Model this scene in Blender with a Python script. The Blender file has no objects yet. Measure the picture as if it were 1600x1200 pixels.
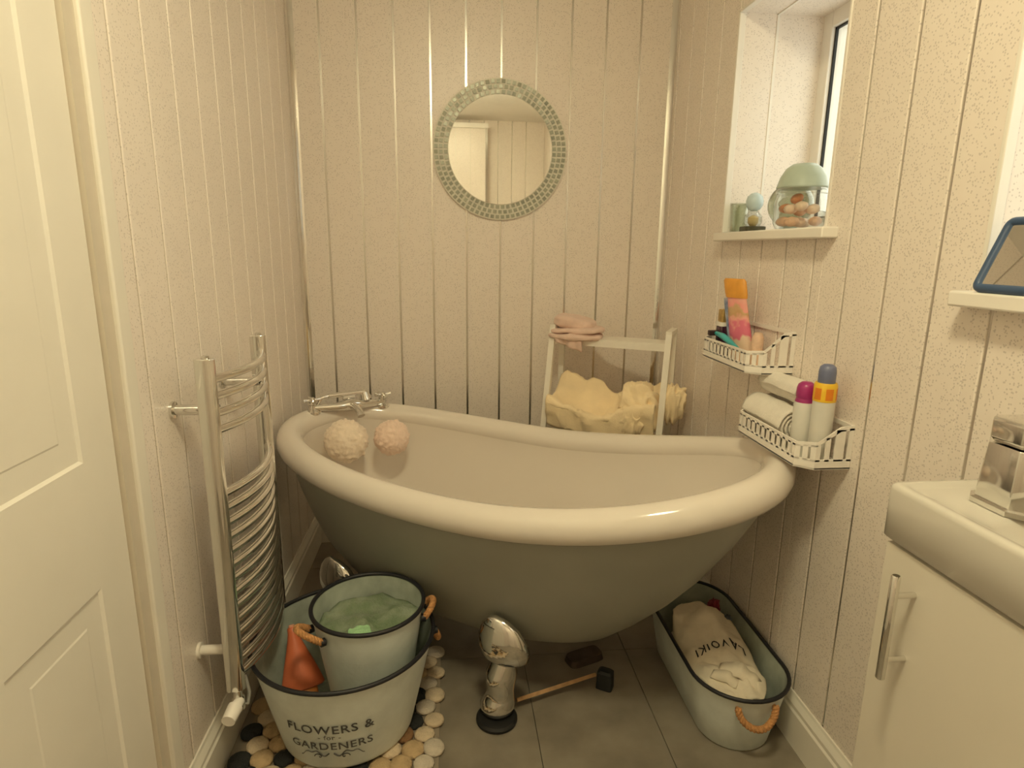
import bpy, bmesh, math, random
from math import sin, cos, pi, radians
from mathutils import Vector, Matrix, noise

random.seed(7)
S = bpy.context.scene
COL = S.collection

# ------------------------------------------------------------------ camera, world, light, exposure
H = 1.25
XL, XR, YB, YF, ZC = -.58, .89, 2.52, -.9, 2.4
pit, yaw, rol = radians(12.404), radians(5.955), radians(-.689)
fw = Vector((sin(yaw)*cos(pit), cos(yaw)*cos(pit), -sin(pit)))
rt = Vector((cos(yaw), -sin(yaw), 0))
dn = fw.cross(rt)
r2 = cos(rol)*rt + sin(rol)*dn
d2 = -sin(rol)*rt + cos(rol)*dn
cam_d = bpy.data.cameras.new('camera')
cam = bpy.data.objects.new('camera', cam_d)
COL.objects.link(cam)
M = Matrix((r2, -d2, -fw)).transposed().to_4x4()
M.translation = Vector((0, 0, H))
cam.matrix_world = M
cam_d.sensor_width = 36
cam_d.lens = 950/1600*36
cam_d.clip_start = .02
S.camera = cam

W = bpy.data.worlds.new('daylight')
S.world = W
W.use_nodes = True
W.node_tree.nodes['Background'].inputs[0].default_value = (1.0, .965, .80, 1)
W.node_tree.nodes['Background'].inputs[1].default_value = 2.3

def portal(name, x, y0, y1, z0, z1):
    l = bpy.data.lights.new(name, 'AREA')
    l.shape = 'RECTANGLE'; l.size = z1-z0; l.size_y = y1-y0
    l.cycles.is_portal = True
    o = bpy.data.objects.new(name, l); COL.objects.link(o)
    o.location = (x, (y0+y1)/2, (z0+z1)/2)
    o.rotation_euler = (0, radians(90), 0)
W1 = (1.40, 1.97, 1.31, 1.97)      # window opening: y0 y1 z0 z1
W2 = (.25, .955, 1.19, 1.97)
portal('window_portal', 1.24, *W1)
portal('window_portal', 1.24, *W2)

LAMP = (.10, .45, ZC)
LAMP_W = 83.0

S.view_settings.view_transform = 'Standard'
S.view_settings.look = 'None'
S.view_settings.exposure = 0.0
S.view_settings.gamma = 1.0
S.view_settings.use_curve_mapping = False
S.cycles.max_bounces = 14
S.cycles.diffuse_bounces = 10
S.cycles.glossy_bounces = 6
S.cycles.transparent_max_bounces = 16

# ------------------------------------------------------------------ materials
MATS = {}
def mat(name, col, rough=.5, metal=0., var=0., vscale=20., bump=0., bscale=60., spec=.5, col2=None, coat=0., sheen=0., trans=0., emit=None):
    if name in MATS: return MATS[name]
    m = bpy.data.materials.new(name); m.use_nodes = True
    nt = m.node_tree; b = nt.nodes['Principled BSDF']
    b.inputs['Base Color'].default_value = (*col, 1)
    b.inputs['Roughness'].default_value = rough
    b.inputs['Metallic'].default_value = metal
    b.inputs['Specular IOR Level'].default_value = spec
    b.inputs['Coat Weight'].default_value = coat
    b.inputs['Sheen Weight'].default_value = sheen
    b.inputs['Transmission Weight'].default_value = trans
    if emit:
        b.inputs['Emission Color'].default_value = (*emit[0], 1)
        b.inputs['Emission Strength'].default_value = emit[1]
    tc = nt.nodes.new('ShaderNodeNewGeometry')
    if var or col2:
        n = nt.nodes.new('ShaderNodeTexNoise'); n.inputs['Scale'].default_value = vscale; n.inputs['Detail'].default_value = 5
        nt.links.new(tc.outputs['Position'], n.inputs['Vector'])
        r = nt.nodes.new('ShaderNodeValToRGB')
        r.color_ramp.elements[0].position = .3; r.color_ramp.elements[1].position = .7
        c2 = col2 or tuple(min(1, c*(1+var)) for c in col)
        r.color_ramp.elements[0].color = (*[c*(1-var) for c in col], 1); r.color_ramp.elements[1].color = (*c2, 1)
        nt.links.new(n.outputs['Fac'], r.inputs['Fac'])
        nt.links.new(r.outputs['Color'], b.inputs['Base Color'])
    if bump:
        n = nt.nodes.new('ShaderNodeTexNoise'); n.inputs['Scale'].default_value = bscale; n.inputs['Detail'].default_value = 4
        nt.links.new(tc.outputs['Position'], n.inputs['Vector'])
        bp = nt.nodes.new('ShaderNodeBump'); bp.inputs['Strength'].default_value = bump; bp.inputs['Distance'].default_value = .004
        nt.links.new(n.outputs['Fac'], bp.inputs['Height'])
        nt.links.new(bp.outputs['Normal'], b.inputs['Normal'])
    MATS[name] = m
    return m

def panel_mat():
    m = bpy.data.materials.new('speckled_panel'); m.use_nodes = True
    nt = m.node_tree; b = nt.nodes['Principled BSDF']; L = nt.links.new
    g = nt.nodes.new('ShaderNodeNewGeometry')
    v = nt.nodes.new('ShaderNodeTexVoronoi'); v.inputs['Scale'].default_value = 230
    L(g.outputs['Position'], v.inputs['Vector'])
    sep = nt.nodes.new('ShaderNodeSeparateColor'); L(v.outputs['Color'], sep.inputs[0])
    a = nt.nodes.new('ShaderNodeMath'); a.operation = 'GREATER_THAN'; a.inputs[1].default_value = .70; L(sep.outputs[0], a.inputs[0])
    d = nt.nodes.new('ShaderNodeMath'); d.operation = 'LESS_THAN'; d.inputs[1].default_value = .40; L(v.outputs['Distance'], d.inputs[0])
    mu = nt.nodes.new('ShaderNodeMath'); mu.operation = 'MULTIPLY'; L(a.outputs[0], mu.inputs[0]); L(d.outputs[0], mu.inputs[1])
    n = nt.nodes.new('ShaderNodeTexNoise'); n.inputs['Scale'].default_value = 25; n.inputs['Detail'].default_value = 3
    L(g.outputs['Position'], n.inputs['Vector'])
    base = nt.nodes.new('ShaderNodeMix'); base.data_type = 'RGBA'
    base.inputs[6].default_value = (.795, .725, .665, 1); base.inputs[7].default_value = (.85, .785, .725, 1)
    L(n.outputs['Fac'], base.inputs[0])
    mx = nt.nodes.new('ShaderNodeMix'); mx.data_type = 'RGBA'
    mx.inputs[7].default_value = (.36, .31, .29, 1)
    k = nt.nodes.new('ShaderNodeMath'); k.operation = 'MULTIPLY'; k.inputs[1].default_value = .42; L(mu.outputs[0], k.inputs[0])
    L(base.outputs[2], mx.inputs[6]); L(k.outputs[0], mx.inputs[0]); L(mx.outputs[2], b.inputs['Base Color'])
    b.inputs['Roughness'].default_value = .34
    return m

def pane_mat():
    m = bpy.data.materials.new('window_glass'); m.use_nodes = True
    nt = m.node_tree; nt.nodes.remove(nt.nodes['Principled BSDF'])
    t = nt.nodes.new('ShaderNodeBsdfTransparent'); t.inputs[0].default_value = (.97, .98, .97, 1)
    g = nt.nodes.new('ShaderNodeBsdfGlossy'); g.inputs['Roughness'].default_value = .02
    f = nt.nodes.new('ShaderNodeFresnel'); f.inputs[0].default_value = 1.45
    x = nt.nodes.new('ShaderNodeMixShader')
    gb = nt.nodes.new('ShaderNodeNewGeometry'); k = nt.nodes.new('ShaderNodeMath'); k.operation = 'SUBTRACT'; k.use_clamp = True   # reflect on the entry face only
    nt.links.new(f.outputs[0], k.inputs[0]); nt.links.new(gb.outputs['Backfacing'], k.inputs[1])
    nt.links.new(k.outputs[0], x.inputs[0]); nt.links.new(t.outputs[0], x.inputs[1]); nt.links.new(g.outputs[0], x.inputs[2])
    nt.links.new(x.outputs[0], nt.nodes['Material Output'].inputs[0])
    return m

def thin_glass(name, tint, fac=.12):
    m = bpy.data.materials.new(name); m.use_nodes = True
    nt = m.node_tree; nt.nodes.remove(nt.nodes['Principled BSDF'])
    t = nt.nodes.new('ShaderNodeBsdfTransparent'); t.inputs[0].default_value = (*tint, 1)
    g = nt.nodes.new('ShaderNodeBsdfGlossy'); g.inputs['Roughness'].default_value = .05
    f = nt.nodes.new('ShaderNodeLayerWeight'); f.inputs[0].default_value = fac*2
    x = nt.nodes.new('ShaderNodeMixShader')
    nt.links.new(f.outputs['Facing'], x.inputs[0]); nt.links.new(t.outputs[0], x.inputs[1]); nt.links.new(g.outputs[0], x.inputs[2])
    nt.links.new(x.outputs[0], nt.nodes['Material Output'].inputs[0])
    return m

PANEL = panel_mat()
GLASS = pane_mat()
CHROME = mat('chrome', (.78, .77, .74), .09, 1.)
STRIP = mat('chrome_strip', (.68, .66, .62), .24, 1.)
WHITE = mat('white_gloss_paint', (.80, .77, .70), .35, var=.02, vscale=8)
PVC = mat('white_plastic', (.83, .80, .75), .3, var=.015, vscale=12)
ENAMEL = mat('white_enamel', (.72, .67, .61), .12, var=.01, vscale=6, coat=.4)
CERAMIC = mat('white_ceramic', (.60, .575, .52), .1, var=.01, vscale=6, coat=.3)
BATHGREY = mat('grey_bath_paint', (.31, .31, .27), .42, var=.05, vscale=5)
MIRROR = mat('mirror_silver', (.90, .91, .88), .015, 1.)
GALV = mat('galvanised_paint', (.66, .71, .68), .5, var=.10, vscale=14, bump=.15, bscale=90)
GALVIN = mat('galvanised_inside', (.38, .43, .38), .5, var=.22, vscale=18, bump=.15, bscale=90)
BLACKRIM = mat('black_rim', (.012, .012, .016), .5, var=.1)
INK = mat('faded_dark_ink', (.09, .09, .09), .7, var=.3, vscale=60)
ROPE = mat('jute_rope', (.52, .26, .10), .9, var=.25, vscale=120, bump=.6, bscale=300)
RUBBER = mat('black_rubber', (.008, .008, .008), .6, var=.1)
TOWELW = mat('white_terry', (.84, .80, .72), .95, var=.04, vscale=40, bump=.8, bscale=420, sheen=.3)
TOWELP = mat('pink_terry', (.80, .60, .52), .95, var=.06, vscale=40, bump=.7, bscale=400, sheen=.3)
TOWELY = mat('yellow_cloth', (.90, .75, .50), .9, var=.07, vscale=14, bump=.4, bscale=260, sheen=.2)
CANVAS = mat('cream_canvas', (.80, .72, .58), .95, var=.08, vscale=22, bump=.4, bscale=500)

# ------------------------------------------------------------------ mesh helpers
def ob(name, bm, m, parent=None, smooth=False, bevel=0, subs=0, sharp=40):
    if isinstance(bm, bmesh.types.BMesh):
        me = bpy.data.meshes.new(name)
        bmesh.ops.recalc_face_normals(bm, faces=bm.faces[:])
        bm.to_mesh(me); bm.free()
    else: me = bm
    if len(me.vertices):
        xs = [v.co.x for v in me.vertices]; ys = [v.co.y for v in me.vertices]; zs = [v.co.z for v in me.vertices]
        org = Vector(((min(xs)+max(xs))/2, (min(ys)+max(ys))/2, min(zs)))
    else: org = Vector()
    me.transform(Matrix.Translation(-org))
    o = bpy.data.objects.new(name, me); COL.objects.link(o)
    o.location = org
    if m is not None: me.materials.append(m)
    if parent is not None: attach(o, parent)
    if bevel:
        b = o.modifiers.new('bevel', 'BEVEL'); b.width = bevel; b.segments = 3; b.limit_method = 'ANGLE'; b.angle_limit = radians(35)
        smooth = True
    if subs:
        s = o.modifiers.new('subsurf', 'SUBSURF'); s.levels = subs; s.render_levels = subs
    if smooth:
        me.shade_smooth()
        me.set_sharp_from_angle(angle=radians(sharp if not bevel else 80))
    return o

def wloc(o):
    v = Vector(o.location); p = o.parent
    if p is not None: v = o.matrix_parent_inverse @ v + wloc(p)
    return v
def attach(o, parent):
    o.parent = parent
    o.matrix_parent_inverse = Matrix.Translation(-wloc_parent(parent))
def wloc_parent(p):
    # world location of a parent: its own location was given in world space
    return Vector(p.get('_w', (0, 0, 0))) if False else WL.get(p.name, Vector(p.location))
WL = {}

def thing(name, loc, label, cat, group=None):
    o = bpy.data.objects.new(name, None); COL.objects.link(o)
    o.location = loc; o.empty_display_size = .05
    return tag(o, label, cat, group)
def tag(o, label=None, cat=None, group=None, kind=None):
    if label: o['label'] = label
    if cat: o['category'] = cat
    if group: o['group'] = group
    if kind: o['kind'] = kind
    return o
def struct(name, bm, m, label, **k):
    return tag(ob(name, bm, m, **k), label, None, None, 'structure')

def box(bm, x0, x1, y0, y1, z0, z1):
    vs = [bm.verts.new(p) for p in ((x0,y0,z0),(x1,y0,z0),(x1,y1,z0),(x0,y1,z0),(x0,y0,z1),(x1,y0,z1),(x1,y1,z1),(x0,y1,z1))]
    for f in ((0,3,2,1),(4,5,6,7),(0,1,5,4),(1,2,6,5),(2,3,7,6),(3,0,4,7)): bm.faces.new([vs[i] for i in f])
    return vs
def B(*a):
    bm = bmesh.new(); box(bm, *a); return bm
def hexa(bm, bot, top):
    vs = [bm.verts.new(p) for p in list(bot)+list(top)]
    for f in ((0,3,2,1),(4,5,6,7),(0,1,5,4),(1,2,6,5),(2,3,7,6),(3,0,4,7)): bm.faces.new([vs[i] for i in f])
def loft(bm, rings, cap0=True, cap1=True, closed=True):
    R = [[bm.verts.new(p) for p in r] for r in rings]
    n = len(R[0])
    for a, b in zip(R, R[1:]):
        for i in range(n if closed else n-1):
            j = (i+1) % n
            bm.faces.new((a[i], a[j], b[j], b[i]))
    if cap0: bm.faces.new(R[0][::-1])
    if cap1: bm.faces.new(R[-1])
    return bm
def lathe(bm, prof, c, n=32, cap0=True, cap1=True, sx=1., sy=1., rot=0.):
    rings = []
    for r, z in prof:
        ring = []
        for i in range(n):
            a = 2*pi*i/n; x, y = r*cos(a)*sx, r*sin(a)*sy
            ring.append((c[0]+x*cos(rot)-y*sin(rot), c[1]+x*sin(rot)+y*cos(rot), c[2]+z))
        rings.append(ring)
    return loft(bm, rings, cap0, cap1)
def tube(bm, pts, r, n=12, closed=False, cap=True, flat=None):
    pts = [Vector(p) for p in pts]
    N = len(pts); rings = []
    t0 = (pts[1]-pts[0]).normalized()
    up = Vector((0,0,1)) if abs(t0.z) < .9 else Vector((1,0,0))
    nrm = t0.cross(up).normalized()
    for i in range(N):
        if closed: t = (pts[(i+1)%N]-pts[i-1]).normalized()
        else: t = (pts[min(i+1,N-1)]-pts[max(i-1,0)]).normalized()
        nrm = (nrm - t*nrm.dot(t)).normalized(); bn = t.cross(nrm)
        rr = r[i] if isinstance(r, (list, tuple)) else r
        a, b = (rr, rr) if not flat else (rr*flat[0], rr*flat[1])
        rings.append([pts[i]+nrm*cos(2*pi*k/n)*a+bn*sin(2*pi*k/n)*b for k in range(n)])
    if closed:
        rings.append(rings[0])
        R = [[bm.verts.new(p) for p in q] for q in rings[:-1]]
        for i in range(N):
            a, b = R[i], R[(i+1)%N]
            for k in range(n): bm.faces.new((a[k], a[(k+1)%n], b[(k+1)%n], b[k]))
        return bm
    return loft(bm, rings, cap, cap)
def rope(bm, pts, r, turns=18):
    pts = [Vector(p) for p in pts]
    # resample
    out = []
    L = [0]
    for a, b in zip(pts, pts[1:]): L.append(L[-1]+(b-a).length)
    K = 60
    for k in range(K+1):
        d = L[-1]*k/K; i = 0
        while i < len(L)-2 and L[i+1] < d: i += 1
        f = (d-L[i])/max(1e-9, L[i+1]-L[i]); out.append(pts[i].lerp(pts[i+1], f))
    for s in range(3):
        q = []; nrm = Vector((.3, .5, .8)).normalized()
        for k, p in enumerate(out):
            t = (out[min(k+1,K)]-out[max(k-1,0)]).normalized()
            nrm = (nrm-t*nrm.dot(t)).normalized(); bn = t.cross(nrm)
            a = 2*pi*(k/K*turns/3+s/3)
            q.append(p+(nrm*cos(a)+bn*sin(a))*r*.5)
        tube(bm, q, r*.58, 6)
def arc(c, r, a0, a1, n, ax='xz'):
    out = []
    for i in range(n+1):
        a = a0+(a1-a0)*i/n
        u, v = r*cos(a), r*sin(a)
        out.append((c[0]+(u if 'x' == ax[0] else 0), c[1]+(u if ax[0] == 'y' else (v if ax[1] == 'y' else 0)), c[2]+(v if ax[1] == 'z' else 0)))
    return out
def sgnpow(v, p): return math.copysign(abs(v)**p, v)
def superring(cx, cy, z, a, b, n=2.5, N=64, rot=0.):
    out = []
    for i in range(N):
        t = 2*pi*i/N
        x, y = a*sgnpow(cos(t), 2/n), b*sgnpow(sin(t), 2/n)
        out.append((cx+x*cos(rot)-y*sin(rot), cy+x*sin(rot)+y*cos(rot), z))
    return out
def crumple(bm, amp, scale, seed=0.):
    bm.normal_update()
    off = Vector((seed*3.1, seed*7.7, seed*1.3))
    mv = []
    for v in bm.verts:
        d = noise.fractal(v.co*scale+off, 1., 2., 4)
        mv.append((v, v.normal*d*amp))
    for v, d in mv: v.co += d
def softbox(c, sx, sy, sz, amp, scale, seed, rot=0., seg=14, p=3.5, tilt=0.):
    """rounded cushion-like slab made from a cube-sphere, gently crumpled"""
    bm = bmesh.new()
    bmesh.ops.create_cube(bm, size=2)
    bmesh.ops.subdivide_edges(bm, edges=bm.edges[:], cuts=seg, use_grid_fill=True)
    for v in bm.verts:
        q = v.co; k = (abs(q.x)**p+abs(q.y)**p+abs(q.z)**p)**(1/p)
        q = q/k
        x, y, z = q.x*sx, q.y*sy, q.z*sz
        z += tilt*x
        v.co = Vector((c[0]+x*cos(rot)-y*sin(rot), c[1]+x*sin(rot)+y*cos(rot), c[2]+z))
    crumple(bm, amp, scale, seed)
    return bm
def textmesh(s, size, spacing=1.0):
    cu = bpy.data.curves.new('t', 'FONT'); cu.body = s; cu.size = size; cu.align_x = 'CENTER'; cu.space_character = spacing; cu.resolution_u = 3; cu.offset = size*.012
    o = bpy.data.objects.new('t', cu); COL.objects.link(o)
    dg = bpy.context.evaluated_depsgraph_get()
    me = bpy.data.meshes.new_from_object(o.evaluated_get(dg))
    bpy.data.objects.remove(o); bpy.data.curves.remove(cu)
    return me

# ------------------------------------------------------------------ room shell
bm = B(XL-.05, XR+.05, YF-.05, YB+.05, -.05, -.004)
floor = struct('floor', bm, mat('floor_joint', (.05, .045, .04), .8, var=.1), 'grey brown stone effect floor under the bath')
TILE = mat('floor_stone', (.22, .19, .15), .42, var=.18, vscale=7, col2=(.30, .265, .21), bump=.1, bscale=40)
xs = [XL, -.44, -.11, .22, .55, XR]
yrow = [1.38+.6*k for k in range(-4, 3)]
for i in range(len(xs)-1):
    sh = .0 if i % 2 else .3
    ys = [max(YF, min(YB, y+sh-.3*(i % 2))) for y in yrow]
    ys = sorted(set([YF]+ys+[YB]))
    for y0, y1 in zip(ys, ys[1:]):
        if y1-y0 > .02: ob('floor_tile', B(xs[i]+.001, xs[i+1]-.001, y0+.001, y1-.001, -.004, 0), TILE, floor)

ceiling = struct('ceiling', B(XL-.05, XR+.05, YF-.05, YB+.05, ZC, ZC+.05), mat('ceiling_white', (.88, .86, .82), .7, var=.02), 'white ceiling above the bathroom')

def wall_with_openings(name, ops, label):
    bm = bmesh.new()
    x0, x1 = XR+.008, XR+.36
    ys = sorted([YF-.05, YB+.05]+[o[0] for o in ops]+[o[1] for o in ops])
    for a, b in zip(ys, ys[1:]):
        m = (a+b)/2; op = [o for o in ops if o[0] < m < o[1]]
        if op: box(bm, x0, x1, a, b, 0, op[0][2]); box(bm, x0, x1, a, b, op[0][3], ZC)
        else: box(bm, x0, x1, a, b, 0, ZC)
    return struct(name, bm, WHITE, label)
wall_right = wall_with_openings('wall_right', [W1, W2], 'right wall clad in pale speckled panels around two windows')
wall_left = struct('wall_left', B(XL-.06, XL-.008, YF-.05, YB+.05, 0, ZC), WHITE, 'left wall clad in pale speckled panels beside the radiator')
wall_back = struct('wall_back', B(XL-.05, XR+.05, YB+.008, YB+.06, 0, ZC), WHITE, 'back wall clad in pale speckled panels behind the bath')
wall_front = struct('wall_front', B(XL-.05, XR+.05, YF-.06, YF-.008, 0, ZC), WHITE, 'panelled wall seen only in the round mirror')
GAP = .0038
def panels(wall, seams, lo, hi, mk, ops=()):
    ss = sorted([s for s in seams if lo+.005 < s < hi-.005])
    edges = [lo]+ss+[hi]
    for a, b in zip(edges, edges[1:]):
        a2 = a+(GAP if a != lo else 0); b2 = b-(GAP if b != hi else 0)
        cuts = sorted([a2, b2]+[o for op in ops for o in op[:2] if a2 < o < b2])
        for c, d in zip(cuts, cuts[1:]):
            if d-c < .004: continue
            m = (c+d)/2; op = [o for o in ops if o[0] < m < o[1]]
            segs = [(0, op[0][2]), (op[0][3], ZC)] if op else [(0, ZC)]
            for z0, z1 in segs: ob('wall_panel', mk(c, d, z0, z1, 0.0), PANEL, wall, bevel=.0018)
    for s in ss:
        op = [o for o in ops if o[0] < s < o[1]]
        segs = [(0, op[0][2]), (op[0][3], ZC)] if op else [(0, ZC)]
        for z0, z1 in segs: ob('chrome_strip', mk(s-GAP, s+GAP, z0, z1, .0025), STRIP, wall)
panels(wall_back, [-.467+.135*k for k in range(-1, 11)], XL, XR, lambda a, b, z0, z1, r: B(a, b, YB+r, YB+.008, z0, z1))
DOOR = (.30, 1.085)
panels(wall_left, [1.217+.128*k for k in range(0, 11)], 1.085, YB, lambda a, b, z0, z1, r: B(XL-.008, XL-r, a, b, z0, z1))
panels(wall_left, [-.9+.13*k for k in range(1, 9)], YF, .30, lambda a, b, z0, z1, r: B(XL-.008, XL-r, a, b, z0, z1))
panels(wall_right, [1.18+.13*k for k in range(-16, 11)], YF, YB, lambda a, b, z0, z1, r: B(XR+r, XR+.008, a, b, z0, z1), [W1, W2])
panels(wall_front, [XL+.13*k for k in range(1, 11)], XL, XR, lambda a, b, z0, z1, r: B(a, b, YF-.008, YF-r, z0, z1))

# chrome corner trims (quarter round)
def corner_trim(n, x, y, dx, dy, label, r=.024):
    bm = bmesh.new(); rings = []
    for z in (0, ZC):
        ring = [(x, y, z)]
        for i in range(7):
            a = pi/2*i/6
            ring.append((x+dx*r*(1-sin(a)*.62)*(1 if i < 6 else 1)*cos(a*0)*(1-i/6)+0, y+dy*r*(i/6)*(1), z))
        rings.append(ring)
    loft(bm, rings)
    return struct(n, bm, CHROME, label)
corner_trim('trim_1', XL, YB, 1, -1, 'chrome trim in the far left corner of the panelled walls')
corner_trim('trim_2', XR, YB, -1, -1, 'chrome trim in the far right corner of the panelled walls')
# boxed-in bulkhead behind the viewer with its chrome edge, seen in the mirror
bk = struct('wall_bulkhead', B(XL, .34, YF, YF+.16, 0, 2.3), WHITE, 'boxed panelled bulkhead seen only in the round mirror')
e = [XL+.13*k for k in range(0, 7)]+[.34]
for a, b in zip(e, e[1:]): ob('wall_panel', B(a+.003, b-.003, YF+.16, YF+.168, 0, 2.3), PANEL, bk)
struct('trim_3', B(.335, .355, YF+.15, YF+.18, 0, 2.3), CHROME, 'chrome edge of the bulkhead behind the viewer')
struct('trim_4', B(XL, .36, YF, YF+.19, 2.3, 2.34), PVC, 'white capping along the bulkhead behind the viewer')

# skirting boards
def skirt(name, p0, p1, nrm, label, h=.13):
    prof = [(0, 0), (.018, 0), (.018, h*.72), (.014, h*.76), (.014, h*.84), (.006, h*.95), (.004, h), (0, h)]
    rings = []
    for p in (p0, p1): rings.append([(p[0]+nrm[0]*t, p[1]+nrm[1]*t, z) for t, z in prof])
    bm = bmesh.new(); loft(bm, rings)
    return struct(name, bm, WHITE, label)
skirt('baseboard_left', (XL, 1.152), (XL, YB), (1, 0), 'white skirting board along the radiator wall')
skirt('baseboard_right', (XR, YF), (XR, YB), (-1, 0), 'white skirting board along the window wall')
skirt('baseboard_back', (XL, YB), (XR, YB), (0, -1), 'white skirting board behind the bath')

# ------------------------------------------------------------------ door in the left wall
DX = XL-.004
door = struct('door_1', B(DX-.03, DX-.012, DOOR[0]+.01, DOOR[1]-.008, .01, 1.98), WHITE, 'white moulded panel door beside the radiator wall')
cols = [(.40, .635), (.755, .985)]
rows = [(.20, .69), (.91, 1.58), (1.70, 1.87)]
ys = [DOOR[0]+.01, cols[0][0], cols[0][1], cols[1][0], cols[1][1], DOOR[1]-.008]
for a, b in ((ys[0], ys[1]), (ys[2], ys[3]), (ys[4], ys[5])): ob('stile', B(DX-.012, DX, a, b, .01, 1.98), WHITE, door)
zs = [.01, .20, .69, .91, 1.58, 1.70, 1.87, 1.98]
for a, b in ((zs[0], zs[1]), (zs[2], zs[3]), (zs[4], zs[5]), (zs[6], zs[7])):
    for y0, y1 in cols: ob('rail', B(DX-.012, DX, y0, y1, a, b), WHITE, door)
for y0, y1 in cols:
    for z0, z1 in rows:
        bm = bmesh.new()
        def rect(i, x): return [(x, y0+i, z0+i), (x, y1-i, z0+i), (x, y1-i, z1-i), (x, y0+i, z1-i)]
        loft(bm, [rect(0, DX), rect(.012, DX-.010), rect(.022, DX-.011), rect(.048, DX-.003), rect(.06, DX-.003)], False, True)
        ob('door_panel', bm, WHITE, door)
def architrave(n, y0, y1, z0, z1, label):
    bm = bmesh.new()
    box(bm, XL-.004, XL+.012, y0, y1, z0, z1)
    return struct(n, bm, WHITE, label, bevel=.004)
architrave('trim_5', 1.112, 1.152, 0, 2.05, 'white architrave between the door and the speckled wall')
struct('trim_6', B(XL-.02, XL+.004, 1.080, 1.112, 0, 2.0), mat('door_lining', (.62, .56, .47), .5, var=.03), 'door lining strip inside the white architrave')
architrave('trim_7', .24, 1.152, 2.0, 2.05, 'white architrave above the door')
architrave('trim_8', .24, .30, 0, 2.0, 'white architrave on the near side of the door')

# ------------------------------------------------------------------ windows
def window(name, op, label, sill_y):
    y0, y1, z0, z1 = op
    xi = 1.16; xo = 1.22
    root = bpy.data.objects.new(name, None); COL.objects.link(root); root.location = (xi, (y0+y1)/2, z0)
    tag(root, label, None, None, 'structure')
    fwid = .05
    ob('frame', B(xi, xo, y0, y0+fwid, z0, z1), PVC, root, bevel=.004)
    ob('frame', B(xi, xo, y1-fwid, y1, z0, z1), PVC, root, bevel=.004)
    ob('frame', B(xi, xo, y0+fwid, y1-fwid, z0, z0+fwid), PVC, root, bevel=.004)
    ob('frame', B(xi, xo, y0+fwid, y1-fwid, z1-fwid, z1), PVC, root, bevel=.004)
    bm = bmesh.new()
    for a, b, c, d in ((y0+fwid, y0+fwid+.006, z0+fwid, z1-fwid), (y1-fwid-.006, y1-fwid, z0+fwid, z1-fwid), (y0+fwid, y1-fwid, z0+fwid, z0+fwid+.006), (y0+fwid, y1-fwid, z1-fwid-.006, z1-fwid)):
        box(bm, xi+.012, xi+.02, a, b, c, d)
    ob('gasket', bm, RUBBER, root)
    ob('pane', B(xi+.028, xi+.032, y0+fwid, y1-fwid, z0+fwid, z1-fwid), GLASS, root)
    # reveal boards: two boards each side with a joint, board above
    for ya, yb in ((y1-.006, y1), (y0, y0+.006)):
        ob('reveal_board', B(XR+.016, 1.008, ya, yb, z0, z1), PANEL, root)
        ob('reveal_board', B(1.014, xi, ya, yb, z0, z1), PANEL, root)
        ob('reveal_bead', B(1.007, 1.015, ya-.002, yb+.002, z0, z1), PVC, root)
        ob('edge_bead', B(XR-.003, XR+.017, ya-.003 if ya > y0 else ya, yb if ya > y0 else yb+.003, z0, z1), PVC, root, bevel=.002)
    ob('reveal_board', B(XR+.016, 1.008, y0+.006, y1-.006, z1-.006, z1), PANEL, root)
    ob('reveal_board', B(1.014, xi, y0+.006, y1-.006, z1-.006, z1), PANEL, root)
    ob('reveal_bead', B(1.007, 1.015, y0+.006, y1-.006, z1-.009, z1), PVC, root)
    ob('edge_bead', B(XR-.003, XR+.017, y0, y1, z1-.008, z1), PVC, root, bevel=.002)
    bm = bmesh.new(); box(bm, XR, xi, y0+.002, y1-.002, z0-.006, z0+.002)
    box(bm, XR-.04, XR+.002, sill_y[0], sill_y[1], z0-.024, z0+.002)
    ob('window_sill', bm, PVC, root, bevel=.005)
    return root
window('window_1', W1, 'deep white window recess with jars on its sill above the baskets', (1.355, 1.945))
window('window_2', W2, 'bright window with a blue framed mirror on its sill above the basin', (.18, .97))

# ------------------------------------------------------------------ ceiling lamp (behind the viewer's head)
lamp = thing('ceiling_lamp', (LAMP[0], LAMP[1], LAMP[2]-.09), 'round flush ceiling lamp overhead lighting the bathroom', 'lamp')
bm = bmesh.new(); lathe(bm, [(.15, -.025), (.16, -.02), (.16, 0)], LAMP); ob('base', bm, PVC, lamp, smooth=True)
bm = bmesh.new(); lathe(bm, [(.005, -.085), (.06, -.08), (.11, -.062), (.14, -.035), (.145, -.025)], LAMP)
ob('diffuser', bm, mat('lamp_diffuser', (.9, .85, .75), .4, emit=((1., .88, .54), LAMP_W), var=.01), lamp, smooth=True)

# ------------------------------------------------------------------ freestanding bath
TCX, TCY, TTH = .164, 1.723, -.545
def TW(l, w, z): return Vector((TCX+l*cos(TTH)-w*sin(TTH), TCY+l*sin(TTH)+w*cos(TTH), z))
def zrim(s): return .602+(.125*abs(s)**1.85 if s > 0 else .059*abs(s)**1.86)
ZB = .147
KS = [1, .92, .82, .7, .5, .35, .2, .1, .03, 0]
KR = [.744, .735, .712, .675, .60, .53, .45, .385, .31, .2]
KL = [.744, .742, .735, .72, .68, .645, .60, .56, .50, .35]
KW = [.345, .345, .338, .322, .292, .262, .228, .195, .15, .08]
NT = 96
def tub_ring(k, ar, al, b, n, zb, inset=0., dz=0.):
    out = []
    for i in range(NT):
        t = 2*pi*i/NT
        s, w = sgnpow(cos(t), 2/n), sgnpow(sin(t), 2/n)
        z = zb+(zrim(s)-zb)*k+dz
        out.append(TW((ar-inset)*s if s > 0 else (al-inset)*s, (b-inset)*w, z))
    return out
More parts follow.
